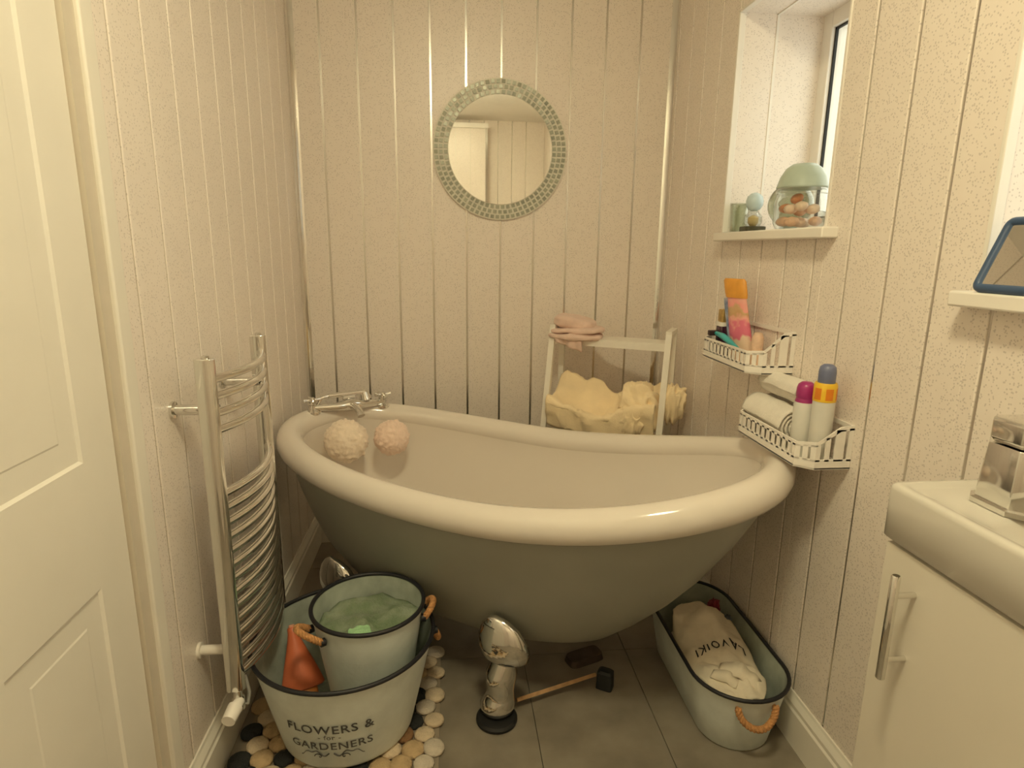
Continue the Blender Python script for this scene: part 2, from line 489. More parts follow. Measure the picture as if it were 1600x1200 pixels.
bath = thing('bath_tub', TW(0, 0, 0), 'grey freestanding slipper bath with white rolled rim and chrome feet', 'bathtub')
bm = bmesh.new()
loft(bm, [tub_ring(k, a, l, w, 2.5 if k > .3 else 2.3, ZB) for k, a, l, w in zip(KS, KR, KL, KW)], False, True)
ob('shell', bm, BATHGREY, bath, smooth=True, sharp=60)
bm = bmesh.new()
loft(bm, [tub_ring(k, a, l, w, 2.5 if k > .3 else 2.3, ZB+.035, .037, 0) for k, a, l, w in zip(KS, KR, KL, KW)], False, True)
basin_in = ob('basin', bm, ENAMEL, bath, smooth=True, sharp=60)
bm = bmesh.new()
R = []
for j in range(16):
    ph = 2*pi*j/16; rr = .040
    dx, dz = cos(ph)*rr, sin(ph)*rr
    dz *= 1.08
    ring = []
    for i in range(NT):
        t = 2*pi*i/NT; s, w = sgnpow(cos(t), 2/2.5), sgnpow(sin(t), 2/2.5)
        ring.append(bm.verts.new(TW((.744+dx)*s, (.345+dx)*w, zrim(s)+dz)))
    R.append(ring)
for j in range(16):
    a, b = R[j], R[(j+1) % 16]
    for i in range(NT): bm.faces.new((a[i], a[(i+1) % NT], b[(i+1) % NT], b[i]))
ob('rolled_rim', bm, ENAMEL, bath, smooth=True, sharp=70)
def bath_foot(l, w, sg, dl=0.):
    """chrome leaf plate on the shell with a claw foot below; sg is -1 on the near side"""
    def ell(cl, cw, z, a, b, n=20):
        return [TW(cl+1.35*a*cos(2*pi*i/n), w+sg*(cw)+1.35*b*sin(2*pi*i/n), z) for i in range(n)]
    bm = bmesh.new()
    loft(bm, [ell(l-.012+dl, .035, .315, .006, .004), ell(l-.006+dl, .036, .305, .024, .010), ell(l+dl, .034, .285, .040, .016), ell(l+.004+dl, .032, .255, .050, .024),
              ell(l+.008+dl, .026, .225, .054, .032), ell(l+.010+dl, .018, .195, .050, .034), ell(l+.008+dl, .010, .180, .034, .028), ell(l+.004+dl, .006, .172, .02, .018)])
    leaf = ob('foot', bm, CHROME, bath, smooth=True, sharp=70)
    bm = bmesh.new()
    loft(bm, [ell(l, .004, .185, .022, .020), ell(l-.002, .004, .165, .026, .024), ell(l-.006, .008, .135, .032, .032), ell(l-.006, .012, .11, .030, .034), ell(l-.006, .008, .085, .026, .028),
              ell(l-.010, .010, .06, .030, .030), ell(l-.014, .018, .04, .036, .036), ell(l-.014, .018, .025, .034, .034), ell(l-.014, .014, .016, .024, .024)])
    ob('claw', bm, CHROME, leaf, smooth=True, sharp=70)
WL_fix = None
bath_foot(.125, -.25, -1)
bath_foot(-.47, -.20, -1)
bath_foot(.16, .24, 1)
bath_foot(-.47, .20, 1)
def disc(name, l, w, r, h, label, cat, m, group=None):
    c = TW(l, w, 0); bm = bmesh.new()
    lathe(bm, [(r*.96, 0), (r, .003), (r, h*.6), (r*.9, h), (r*.3, h*1.02), (.002, h*1.02)], c)
    return tag(ob(name, bm, m, smooth=True), label, cat, group)
disc('foot_pad', .118, -.285, .056, .015, 'round black pad on the floor below the near chrome foot', 'foot pad', RUBBER)
disc('foot_pad', -.484, -.22, .05, .015, 'round black pad under the bath foot behind the buckets', 'foot pad', RUBBER)
# overflow rose on the far inner wall is hidden; batten and block under the bath
P0, P1 = TW(.15, -.225, .028), TW(.315, -.03, .03)
bm = bmesh.new(); tube(bm, [P0, P1], .007, 4)
tag(ob('wooden_batten', bm, mat('raw_wood', (.42, .25, .12), .7, var=.2, vscale=60)), 'thin wooden batten on the floor under the bath', 'batten')
c = TW(.345, -.03, 0); bm = bmesh.new()
loft(bm, [superring(c.x, c.y, 0, .024, .02, 6, 24, TTH), superring(c.x, c.y, .05, .022, .018, 6, 24, TTH), superring(c.x, c.y, .056, .016, .012, 5, 24, TTH)])
tag(ob('prop_block', bm, mat('dark_block', (.018, .02, .022), .6, var=.2), smooth=True), 'small dark block at the end of the wooden batten under the bath', 'block')
c = TW(.25, .06, .0); bm = bmesh.new()  # dark slab stands in for the far foot's shadow on the floor
loft(bm, [superring(c.x, c.y, 0, .06, .03, 5, 24, TTH+.9), superring(c.x, c.y, .02, .056, .026, 5, 24, TTH+.9)])
tag(ob('foot_shadow_slab', bm, mat('dark_foot_shadow', (.07, .045, .035), .6, var=.2, vscale=40)), 'dark reddish board lying flat on the floor beneath the bath', 'painted shadow')

# ------------------------------------------------------------------ bath mixer tap on the far left rim
def rimpt(tdeg, dz=.036):
    t = radians(tdeg); s, w = sgnpow(cos(t), 2/2.5), sgnpow(sin(t), 2/2.5)
    return TW(.744*s, .345*w, zrim(s)+dz)
A, Bp = rimpt(181), rimpt(144)
mix = thing('bath_mixer_tap', (A+Bp)/2, 'chrome bath mixer tap standing on the left end of the bath rim', 'tap')
up = Vector((0, 0, 1)); dirn = (Bp-A); dirn.z = 0; dirn.normalize()
inn = Vector((-dirn.y, dirn.x, 0))
if (TW(0, 0, 0)-A).dot(inn) < 0: inn = -inn
A = A+inn*.012-up*.002; Bp = Bp+inn*.012-up*.002
for p in (A, Bp):
    bm = bmesh.new(); lathe(bm, [(.026, -.004), (.026, .004), (.016, .010), (.012, .014), (.012, .026), (.016, .03), (.016, .036), (.008, .038)], p, 20); ob('pillar', bm, CHROME, mix, smooth=True)
    bm = bmesh.new(); q = p+up*.044
    for a in (0, pi/2):
        v = (dirn*cos(a)+inn*sin(a))*.03
        tube(bm, [q-v, q-v*.5, q+v*.5, q+v], [.007, .005, .005, .007], 8)
    lathe(bm, [(.009, -.01), (.011, 0), (.009, .008), (.003, .010)], q, 12)
    ob('cross_handle', bm, CHROME, mix, smooth=True)
bm = bmesh.new()
m_ = (A+Bp)/2+up*.03
tube(bm, [A+up*.016, A.lerp(Bp, .3)+up*.016+inn*.012, m_+inn*.016-up*.01, A.lerp(Bp, .7)+up*.016+inn*.012, Bp+up*.016], [.011, .014, .022, .014, .011], 14)
ob('mixer_body', bm, CHROME, mix, smooth=True)
bm = bmesh.new()
tube(bm, [m_+inn*.01-up*.012, m_+inn*.05-up*.010, m_+inn*.085-up*.018, m_+inn*.1-up*.034], [.014, .013, .012, .013], 14)
ob('spout', bm, CHROME, mix, smooth=True)
bm = bmesh.new(); tube(bm, [m_, m_+up*.014], .009, 12); tube(bm, [m_+up*.014-dirn*.022, m_+up*.014+dirn*.022], .008, 10)
ob('handset_cradle', bm, CHROME, mix, smooth=True)
bm = bmesh.new(); tube(bm, [m_+up*0.028-dirn*.075, m_+up*0.027-dirn*.02, m_+up*0.027+dirn*.03, m_+up*0.024+dirn*.06], [.009, .010, .009, .012], 12)
hs = ob('shower_handset', bm, CHROME, mix, smooth=True)
bm = bmesh.new(); tube(bm, [m_+up*0.027+dirn*.058+inn*.0, m_+up*0.023+dirn*.064-up*.022], [.014, .024], 16); ob('rose', bm, CHROME, hs, smooth=True)
bm = bmesh.new()
tube(bm, [m_+up*0.028-dirn*.075, m_+up*0.025-dirn*.10, m_+up*.0-dirn*.115, m_-up*.05-dirn*.1], .006, 8)
ob('hose', bm, CHROME, mix, smooth=True)

def puff(name, c, r, m, label, seed):
    bm = bmesh.new(); bmesh.ops.create_icosphere(bm, subdivisions=5, radius=r)
    for v in bm.verts:
        n = v.co.normalized()
        k = abs(noise.noise(n*4.5+Vector((seed, 0, 0))))*.16+abs(noise.noise(n*10+Vector((0, seed, 0))))*.06
        v.co = n*r*(.92+k)+Vector(c)
    return tag(ob(name, bm, m, smooth=True, sharp=180), label, 'bath puff')
puff('bath_puff', TW(-.595, -.015, .612), .074, mat('cream_netting', (.82, .70, .58), .9, var=.05, vscale=90, bump=.35, bscale=200, sheen=.4), 'cream netting bath puff hanging below the bath mixer tap', 3.)
puff('bath_puff', TW(-.495, .105, .605), .063, mat('pink_netting', (.82, .64, .54), .9, var=.05, vscale=90, bump=.35, bscale=200, sheen=.4), 'pale pink netting bath puff inside the bath right of the tap', 9.)

# ------------------------------------------------------------------ towel radiator
XP = XL+.09
YA, YZ = 1.262, 1.612
ZR0, ZR1 = .265, 1.03
rad = thing('towel_radiator', (XP, (YA+YZ)/2, ZR0), 'tall chrome ladder towel radiator with bowed bars on the left wall', 'radiator')
for y in (YA, YZ):
    bm = bmesh.new()
    prof = [(-.019, -.013), (.004, -.013), (.014, -.009), (.019, 0), (.014, .009), (.004, .013), (-.019, .013)]
    loft(bm, [[(XP+a, y+b, z) for a, b in prof] for z in (ZR0, ZR1)])
    ob('post', bm, CHROME, rad, bevel=.002)
    bm = bmesh.new(); lathe(bm, [(.008, 0), (.008, .004), (.005, .006), (.001, .006)], (XP, y, ZR1)); ob('bleed_plug', bm, CHROME, rad, smooth=True)
zb = [.985-.036*i for i in range(4)]+[.735-.0335*i for i in range(14)]
bar = None
for z in zb:
    if bar is None:
        bm = bmesh.new(); pts = []
        for i in range(17):
            u = i/16; pts.append((XP+.004+.036*(1-(2*u-1)**2), YA+.006+(YZ-YA-.012)*u, z))
        tube(bm, pts, .0095, 12); bar = ob('bar', bm, CHROME, rad, smooth=True); z_first = z
    else:
        o = bpy.data.objects.new('bar', bar.data); COL.objects.link(o); o.location = Vector(bar.location)+Vector((0, 0, z-z_first)); attach(o, rad)
for z in (.915, .345):
    for y in (YA+.035, YZ-.03):
        bm = bmesh.new(); tube(bm, [(XL, y, z), (XL+.006, y, z), (XL+.007, y, z), (XP+.005, y, z)], [.018, .018, .011, .011], 14); ob('wall_bracket', bm, CHROME if z > .5 else PVC, rad, smooth=True, sharp=50)
bm = bmesh.new(); tube(bm, [(XP, YA, ZR0), (XP, YA, ZR0-.02), (XP, YA, ZR0-.022), (XP, YA, ZR0-.05)], [.010, .010, .014, .014], 14); ob('valve_body', bm, CHROME, rad, smooth=True)
bm = bmesh.new(); tube(bm, [(XP+.004, YA-.003, ZR0-.028), (XP+.001, YA-.020, ZR0-.030), (XP, YA-.022, ZR0-.030), (XP-.004, YA-.058, ZR0-.036)], [.011, .012, .017, .015], 18); ob('valve_cap', bm, PVC, rad, smooth=True, sharp=50)
bm = bmesh.new(); tube(bm, [(XP, YA+.005, ZR0-.045), (XP+.014, YA+.016, ZR0-.052), (XP+.016, YA+.026, ZR0-.03), (XP+.008, YA+.03, ZR0+.015)], .004, 8); ob('flex', bm, mat('grey_flex', (.35, .35, .33), .5, var=.05), rad, smooth=True)

# ------------------------------------------------------------------ round mirror with mosaic frame
MC = Vector((.205, YB, 1.63))
mir = thing('wall_mirror', (MC.x, YB, MC.z-.262), 'round wall mirror with three rings of mosaic tiles on the back wall', 'mirror')
def disc_y(r0, r1, y0, y1, n=96):
    bm = bmesh.new()
    def ring(r, y): return [(MC.x+r*cos(2*pi*i/n), y, MC.z+r*sin(2*pi*i/n)) for i in range(n)]
    if r0 <= 0: loft(bm, [ring(r1, y1), ring(r1, y0)])
    else:
        loft(bm, [ring(r0, y1), ring(r1, y1), ring(r1, y0), ring(r0, y0), ring(r0, y1)], False, False)
    return bm
ob('backing', disc_y(0, .262, YB-.012, YB-.001), mat('grout', (.74, .72, .63), .5, var=.05), mir)
ob('glass', disc_y(0, .203, YB-.016, YB-.012), MIRROR, mir)
TILEM = mat('mosaic_glass', (.33, .34, .27), .3, .15, var=.2, vscale=45)
for rr, n in ((.2125, 64), (.2315, 70), (.2505, 76)):
    bm = bmesh.new(); w = .0066
    vs = box(bm, -w, w, -.004, 0, -w, w)
    me = bpy.data.meshes.new('mosaic_tile'); bmesh.ops.recalc_face_normals(bm, faces=bm.faces[:]); bm.to_mesh(me); bm.free(); me.materials.append(TILEM)
    for i in range(n):
        a = 2*pi*(i+.5)/n
        o = bpy.data.objects.new('mosaic_tile', me); COL.objects.link(o)
        o.location = (MC.x+rr*cos(a), YB-.0118, MC.z+rr*sin(a)); o.rotation_euler = (random.uniform(-.05, .05), -a, random.uniform(-.05, .05))
        attach(o, mir)

# ------------------------------------------------------------------ white ladder shelf in the far corner
RA, RB = Vector((.388, 2.337, 0)), Vector((.798, 2.108, 0))
ru = (RB-RA).normalized(); rn = Vector((-ru.y, ru.x, 0))      # ru along the shelf, rn towards the corner
if rn.y < 0: rn = -rn
RWID = (RB-RA).length
def RW(u, d, z): return RA+ru*u+rn*d+Vector((0, 0, z))
rack = thing('shelf_rack', RW(RWID/2, .06, 0), 'white wooden ladder shelf standing in the corner behind the bath', 'shelf')
RWD = mat('white_painted_wood', (.82, .79, .72), .4, var=.02, vscale=30)
def bar3(p, q, a, b):
    """square bar from p to q, half sizes a along ru and b along rn"""
    bm = bmesh.new()
    f = lambda c: [c-ru*a-rn*b, c+ru*a-rn*b, c+ru*a+rn*b, c-ru*a+rn*b]
    hexa(bm, f(p), f(q)); return bm
ZT = .957
for u in (.012, RWID-.012):
    ob('post', bar3(RW(u, -.20, 0), RW(u, .012, ZT), .011, .009), RWD, rack)
    ob('post', bar3(RW(u, .125, 0), RW(u, .125, ZT), .011, .009), RWD, rack)
    bm = bmesh.new(); hexa(bm, [RW(u-.011, .003, ZT), RW(u+.011, .003, ZT), RW(u+.011, .134, ZT), RW(u-.011, .134, ZT)], [RW(u-.011, .003, ZT+.012), RW(u+.011, .003, ZT+.012), RW(u+.011, .134, ZT+.012), RW(u-.011, .134, ZT+.012)])
    ob('top_rail', bm, RWD, rack)
def shelf(z, d0, d1, h=.02):
    bm = bmesh.new(); a, b = .023, RWID-.023
    hexa(bm, [RW(a, d0, z), RW(b, d0, z), RW(b, d1, z), RW(a, d1, z)], [RW(a, d0, z+h), RW(b, d0, z+h), RW(b, d1, z+h), RW(a, d1, z+h)])
    ob('shelf_board', bm, RWD, rack)
shelf(.895, .004, .115, .028); shelf(.568, -.05, .115); shelf(.30, -.125, .115)

# folded pink towel on the top board
zt = .923
pt = thing('pink_towel', RW(.09, .05, zt), 'folded pale pink towel on the left of the top rack shelf', 'towel')
ra = math.atan2(ru.y, ru.x)
def slab(u, d, z, su, sd, sz, seed, tilt=0., amp=.006):
    u += .012; su *= 1.18; z -= .006; sd *= 1.1
    c = RW(u, d, z); return softbox(c, su, sd, sz, amp, 18, seed, ra, tilt=tilt)
ob('lower_fold', slab(.085, .035, zt+.010, .088, .062, .013, 1.), TOWELP, pt, smooth=True, sharp=180)
ob('middle_fold', slab(.09, .04, zt+.032, .086, .06, .013, 2., .05), TOWELP, pt, smooth=True, sharp=180)
ob('top_fold', slab(.075, .055, zt+.060, .068, .054, .026, 3., -.12), TOWELP, pt, smooth=True, sharp=180)
bm = bmesh.new()      # corner hanging over the front edge
G = []
for i in range(15):
    row = []
    for j in range(10):
        u = .03+.105*i/14; v = j/9
        drop = v*.06*(.55+.6*(i/14)); dd = -.012-.006*sin(v*3)-.008*sin(i*.9)*v
        row.append(bm.verts.new(RW(u, .018+(-.035 if v > .0 else 0)*min(1, v*3)+dd+.012, zt+.018-drop)))
    G.append(row)
for i in range(14):
    for j in range(9): bm.faces.new((G[i][j], G[i+1][j], G[i+1][j+1], G[i][j+1]))
o = ob('hanging_corner', bm, TOWELP, pt, smooth=True, sharp=180)
s = o.modifiers.new('thickness', 'SOLIDIFY'); s.thickness = .008

# yellow cloth slung across the middle of the rack
yt = thing('yellow_towel', RW(.2, .0, .62), 'rumpled pale yellow towel slung over the lower rack shelf', 'towel')
bm = bmesh.new(); G = []
NU, NV = 56, 40
for i in range(NU):
    u = i/(NU-1); row = []
    for j in range(NV):
        v = j/(NV-1)
        sag = .035*(1-(2*u-1)**2)
        zf = .598-.012*u-sag*.75                      # lowest front line
        zbk = .752-.035*math.exp(-((u-.55)/.2)**2)+.012*sin(u*19)  # raised back edge
        zr = .712-.062*sin(pi*min(1, u*1.15))-.012*u   # rounded front fold, sagging in the middle
        if v < .45:
            f_ = v/.45; z = zf+(zr-zf)*sin(f_*pi/2); d = -.080-.016*sin(f_*pi*.8)+.006*sin(2*pi*(u*3.5+f_*.5))*(1-f_)
        elif v < .62:
            f_ = (v-.45)/.17; z = zr-.026*sin(f_*pi/2); d = -.086+.06*f_
        else:
            f_ = (v-.62)/.38; z = zr-.026+(zbk-zr+.026)*f_**1.4; d = -.026+.115*f_
        p = RW(.03+(RWID-.06)*u, d, z)
        f = noise.fractal(Vector((u*4, v*2.2, 1.7)), 1, 2, 4)
        ridge = .012*(1-abs(noise.noise(Vector((u*3+v*1.5, u*7-v*2, 4.))))*3)*min(1, v*2)*.7
        p += Vector((0, 0, 1))*(f*.016+ridge)+rn*f*.012
        row.append(bm.verts.new(p))
    G.append(row)
for i in range(NU-1):
    for j in range(NV-1): bm.faces.new((G[i][j], G[i+1][j], G[i+1][j+1], G[i][j+1]))
o = ob('slung_sheet', bm, TOWELY, yt, smooth=True, sharp=180)
s = o.modifiers.new('thickness', 'SOLIDIFY'); s.thickness = .009
def foldlump(c, su, sd, sz, seed, amp=.02, rot=0., p=2.6):
    bm = bmesh.new(); bmesh.ops.create_cube(bm, size=2)
    bmesh.ops.subdivide_edges(bm, edges=bm.edges[:], cuts=22, use_grid_fill=True)
    for v in bm.verts:
        q = v.co; k = (abs(q.x)**p+abs(q.y)**p+abs(q.z)**p)**(1/p); q = q/k
        f = abs(noise.noise(Vector((q.x*2.6+seed, q.z*1.2+q.y, seed*2))))
        g = abs(noise.noise(Vector((q.x*5+seed, q.z*2+q.y*2, seed*5))))
        q = q*(1-.42*f-.16*g)
        w = ru*(q.x*su)+rn*(q.y*sd)+Vector((0, 0, q.z*sz))
        w = Matrix.Rotation(rot, 3, rn) @ w
        v.co = Vector(c)+w
    return bm
ob('bunched_end', foldlump(RW(RWID-.095, -.035, .685), .085, .06, .105, 4.2, rot=-.25), TOWELY, yt, smooth=True, sharp=180)
ob('bunched_fold', foldlump(RW(RWID-.12, -.075, .64), .06, .035, .06, 8.8, rot=.3), TOWELY, yt, smooth=True, sharp=180)
ob('bunched_side', foldlump(RW(RWID+.015, .0, .705), .055, .05, .085, 1.3, rot=.15), TOWELY, yt, smooth=True, sharp=180)

# ------------------------------------------------------------------ slatted wall baskets
def basket(y0, y1, zb_, zf, zk, label, zmid):
    t = thing('wall_basket', (XR-.06, (y0+y1)/2, zb_), label, 'basket', 'slatted white wall baskets')
    xw, xm, xf = XR-.0005, XR-.085, XR-.117
    plan = [(xw, y0, zk), (xw-.03, y0, zk-.003), (xm, y0, zf+.004), (xf, y0+.03, zf), (xf, y1-.03, zf), (xm, y1, zf+.004), (xw-.03, y1, zk-.003), (xw, y1, zk)]
    cy = (y0+y1)/2
    th = .004
    def band(zlo, zhi):
        bm = bmesh.new()
        def inn_(p):
            x, y = p[0], p[1]
            yy = y+(th if y < cy else -th) if abs(y-cy) > (y1-y0)/2-.025 else y
            return (x+(th if x < xm+.001 else 0), yy)
        for p, q in zip(plan, plan[1:]):
            a, b = inn_(p), inn_(q)
            hexa(bm, [(p[0], p[1], zlo(p)), (q[0], q[1], zlo(q)), (*b, zlo(q)), (*a, zlo(p))], [(p[0], p[1], zhi(p)), (q[0], q[1], zhi(q)), (*b, zhi(q)), (*a, zhi(p))])
        return bm
    ob('top_band', band(lambda p: p[2]-.010, lambda p: p[2]), PVC, t)
    ob('bottom_band', band(lambda p: zb_, lambda p: zb_+.022), PVC, t)
    bm = bmesh.new()
    for p, q in zip(plan, plan[1:]):
        L = math.hypot(q[0]-p[0], q[1]-p[1]); n = max(1, round(L/.0235))
        tx, ty = (q[0]-p[0])/L, (q[1]-p[1])/L; nx, ny = -ty, tx
        if nx*(XR-.06-p[0])+ny*(cy-p[1]) < 0: nx, ny = -nx, -ny
        for k in range(n+1):
            f = k/n; hw = .0055
            x, y, z = p[0]+(q[0]-p[0])*f, p[1]+(q[1]-p[1])*f, p[2]+(q[2]-p[2])*f-.006
            if k == 0: x += tx*hw; y += ty*hw
            if k == n: x -= tx*hw; y -= ty*hw
            pts = [(x-tx*hw, y-ty*hw), (x+tx*hw, y+ty*hw), (x+tx*hw+nx*th*.8, y+ty*hw+ny*th*.8), (x-tx*hw+nx*th*.8, y-ty*hw+ny*th*.8)]
            hexa(bm, [(*c_, zb_+.018) for c_ in pts], [(*c_, z) for c_ in pts])
    ob('slats', bm, PVC, t)
    ob('back_rail', B(XR-.005, XR-.0005, y0+.002, y1-.002, zk-.010, zk), PVC, t)
    bm = bmesh.new(); loft(bm, [[(p[0], p[1], z) for p in plan] for z in (zb_-.001, zb_+.003)]); ob('base', bm, PVC, t)
    return t
basket(1.475, 1.80, .942, 1.0, 1.053, 'upper white slatted wall basket holding an orange topped pouch', 0)
basket(1.208, 1.535, .780, .838, .880, 'lower white slatted wall basket holding rolled towels and spray cans', 0)

# contents of the upper basket
ZU = .9455
def pouch():
    t = thing('toiletry_pouch', (.845, 1.655, ZU), 'pink and white pouch with an orange top in the upper basket', 'pouch')
    o = Vector((.843, 1.655, ZU)); a = Vector((.35, -.93, 0)).normalized(); b = Vector((a.y, -a.x, 0))
    lean = Vector((-.02, .05, 0))
    def ring(z, w, th, n=24): return [o+lean*(z/.22)+a*(w*sgnpow(cos(2*pi*i/n), .7))+b*(th*sin(2*pi*i/n))+Vector((0, 0, z)) for i in range(n)]
    m = bpy.data.materials.new('pouch_print'); m.use_nodes = True; nt = m.node_tree; bs = nt.nodes['Principled BSDF']; bs.inputs['Roughness'].default_value = .3
    g = nt.nodes.new('ShaderNodeNewGeometry'); sx = nt.nodes.new('ShaderNodeSeparateXYZ'); nt.links.new(g.outputs['Position'], sx.inputs[0])
    n = nt.nodes.new('ShaderNodeTexNoise'); n.inputs['Scale'].default_value = 30; nt.links.new(g.outputs['Position'], n.inputs['Vector'])
    ad = nt.nodes.new('ShaderNodeMath'); ad.operation = 'MULTIPLY_ADD'; ad.inputs[1].default_value = .08; nt.links.new(n.outputs['Fac'], ad.inputs[0]); nt.links.new(sx.outputs['Z'], ad.inputs[2])
    mr = nt.nodes.new('ShaderNodeMapRange'); mr.inputs[1].default_value = ZU+.05; mr.inputs[2].default_value = ZU+.23; nt.links.new(ad.outputs[0], mr.inputs[0])
    r = nt.nodes.new('ShaderNodeValToRGB'); cr = r.color_ramp
    cr.elements[0].position = 0; cr.elements[0].color = (.75, .55, .40, 1); cr.elements[1].position = 1; cr.elements[1].color = (.78, .45, .36, 1)
    for p_, c_ in ((.28, (.72, .55, .42)), (.34, (.66, .15, .24)), (.52, (.70, .17, .26)), (.58, (.80, .40, .34)), (.66, (.55, .33, .16)), (.72, (.58, .38, .2)), (.78, (.82, .34, .30))):
        e_ = cr.elements.new(p_); e_.color = (*c_, 1)
    nt.links.new(mr.outputs[0], r.inputs[0]); nt.links.new(r.outputs[0], bs.inputs['Base Color'])
    bm = bmesh.new(); loft(bm, [ring(0, .036, .018), ring(.02, .038, .02), ring(.1, .037, .016), ring(.165, .036, .009), ring(.185, .036, .006)]); ob('body', bm, m, t, smooth=True)
    bm = bmesh.new(); loft(bm, [ring(.178, .039, .010), ring(.19, .041, .011), ring(.225, .041, .011), ring(.232, .036, .007)]); ob('header', bm, mat('orange_plastic', (.72, .33, .05), .45, var=.08, vscale=50), t, smooth=True)
    bm = bmesh.new(); loft(bm, [[p+a*0 for p in [o+lean*(z/.22)-a*.0385+a*k*.008+b*s*.012+Vector((0, 0, z)) for k, s in ((0, -1), (1, -1.2), (1, 1.2), (0, 1))]] for z in (.02, .175)]); ob('side_strip', bm, mat('blue_white_print', (.55, .58, .66), .4, col2=(.12, .2, .36), vscale=40, var=.01), t)
pouch()
t = thing('perfume_bottle', (.835, 1.775, ZU), 'dark purple bottle with a gold cap in the upper basket', 'bottle')
bm = bmesh.new(); loft(bm, [superring(.832, 1.768, ZU+z, a, a, 5, 24) for z, a in ((0, .018), (.004, .02), (.085, .02), (.093, .015), (.1, .01))]); ob('body', bm, mat('dark_purple_glass', (.05, .012, .03), .1, var=.1), t, smooth=True)
bm = bmesh.new(); loft(bm, [superring(.832, 1.768, ZU+z, a, a, 6, 24) for z, a in ((.088, .021), (.1, .021))]); ob('collar', bm, PVC, t, smooth=True)
bm = bmesh.new(); loft(bm, [superring(.832, 1.768, ZU+z, a, a, 6, 24) for z, a in ((.1, .015), (.103, .017), (.135, .017), (.138, .015))]); ob('cap', bm, mat('gold_plastic', (.50, .34, .12), .3, .5, var=.15, vscale=80), t, smooth=True)
t = thing('razor', (.80, 1.70, ZU), 'turquoise razor lying along the front of the upper basket', 'razor')
bm = bmesh.new(); tube(bm, [(.80, 1.75, ZU+.068), (.797, 1.70, ZU+.066), (.796, 1.655, ZU+.058), (.795, 1.60, ZU+.045)], [.006, .009, .009, .006], 12); ob('handle', bm, mat('turquoise_plastic', (.05, .42, .45), .3, var=.1), t, smooth=True)
bm = bmesh.new(); box(bm, .778, .822, 1.75, 1.765, ZU+.06, ZU+.076); ob('head', bm, mat('dark_brown_plastic', (.04, .02, .02), .35, var=.1), t, bevel=.003)
bm = bmesh.new(); lathe(bm, [(.014, 0), (.016, .01), (.016, .075), (.010, .09), (.002, .09)], (.85, 1.595, ZU)); tag(ob('cream_tube', bm, mat('beige_tube', (.74, .52, .38), .4, var=.1, vscale=60), smooth=True), 'small beige tube right of the pouch in the upper basket', 'tube')

# contents of the lower basket
ZL = .7835
def towel_roll(cx, cz, y0, y1, r, label, seed):
    bm = bmesh.new(); n = 220; turns = 4.5
    sec = []
    for i in range(n):
        f = i/(n-1); a = f*turns*2*pi; rr = r*(.12+.86*f); sec.append((cx+rr*cos(a), cz+rr*sin(a)))
    th = r*.80/turns*.5
    rows = []
    K = 14
    for k in range(K+1):
        y = y0+(y1-y0)*k/K
        row = []
        for i, (x, z) in enumerate(sec):
            w = noise.noise(Vector((x*25+seed, y*18, z*25)))*.003
            row.append(bm.verts.new((x+w, y+noise.noise(Vector((i*.05, k*9, seed)))*.002, z+w)))
        rows.append(row)
    for a, b in zip(rows, rows[1:]):
        for i in range(n-1): bm.faces.new((a[i], a[i+1], b[i+1], b[i]))
    o = ob('rolled_towel', bm, TOWELW, smooth=True, sharp=180)
    s = o.modifiers.new('thickness', 'SOLIDIFY'); s.thickness = th*1.1
    return tag(o, label, 'towel')
towel_roll(.833, ZL+.055, 1.335, 1.525, .049, 'larger rolled white towel lying at the front of the lower basket', 1.)
towel_roll(.852, ZL+.135, 1.34, 1.52, .033, 'smaller rolled white towel resting on top behind the spray cans', 5.)
def can(x, y, r, prof_body, h, parts, label):
    t = thing('spray_can', (x, y, ZL), label, 'spray can')
    for nm, pr, m in parts:
        bm = bmesh.new(); lathe(bm, [(r_, z_*1.10) for r_, z_ in pr], (x, y, ZL), 28); ob(nm, bm, m, t, smooth=True, sharp=50)
    return t
CANW = mat('white_can', (.74, .73, .68), .3, col2=(.66, .66, .62), vscale=25, var=.03)
can(.822, 1.298, .024, None, 0, [('body', [(.022, .001), (.0235, .004), (.0235, .112), (.021, .120)], CANW),
    ('swoosh', [(.0214, .118), (.0218, .120), (.019, .128)], mat('magenta_cap', (.36, .03, .17), .3, var=.08)),
    ('cap', [(.0195, .126), (.0205, .130), (.0205, .148), (.018, .156), (.011, .161), (.002, .162)], MATS['magenta_cap'])], 'white spray can with a magenta cap in the lower basket')
t = can(.835, 1.247, .024, None, 0, [('body', [(.022, .001), (.0235, .004), (.0235, .132), (.0235, .133)], CANW),
    ('collar', [(.0243, .132), (.0243, .134), (.0243, .166), (.022, .170)], mat('yellow_plastic', (.80, .50, .03), .35, var=.04)),
    ('cap', [(.0178, .169), (.0182, .171), (.0182, .193), (.0165, .202), (.010, .207), (.002, .208)], mat('slate_blue_cap', (.15, .17, .28), .35, var=.05))], 'taller spray can with blue cap and yellow collar in the lower basket')
for k in range(6):
    a = radians(200+k*60); bm = bmesh.new()
    pts = []
    for z in (.150, .176):
        pts.append([(.835+.0246*cos(a+d), 1.247+.0246*sin(a+d), ZL+z) for d in (-.33, -.16, 0, .16, .33)]+[(.835+.0236*cos(a+d), 1.247+.0236*sin(a+d), ZL+z) for d in (.33, 0, -.33)])
    loft(bm, pts); ob('orange_print', bm, mat('orange_print', (.72, .22, .015), .4, var=.08), t)

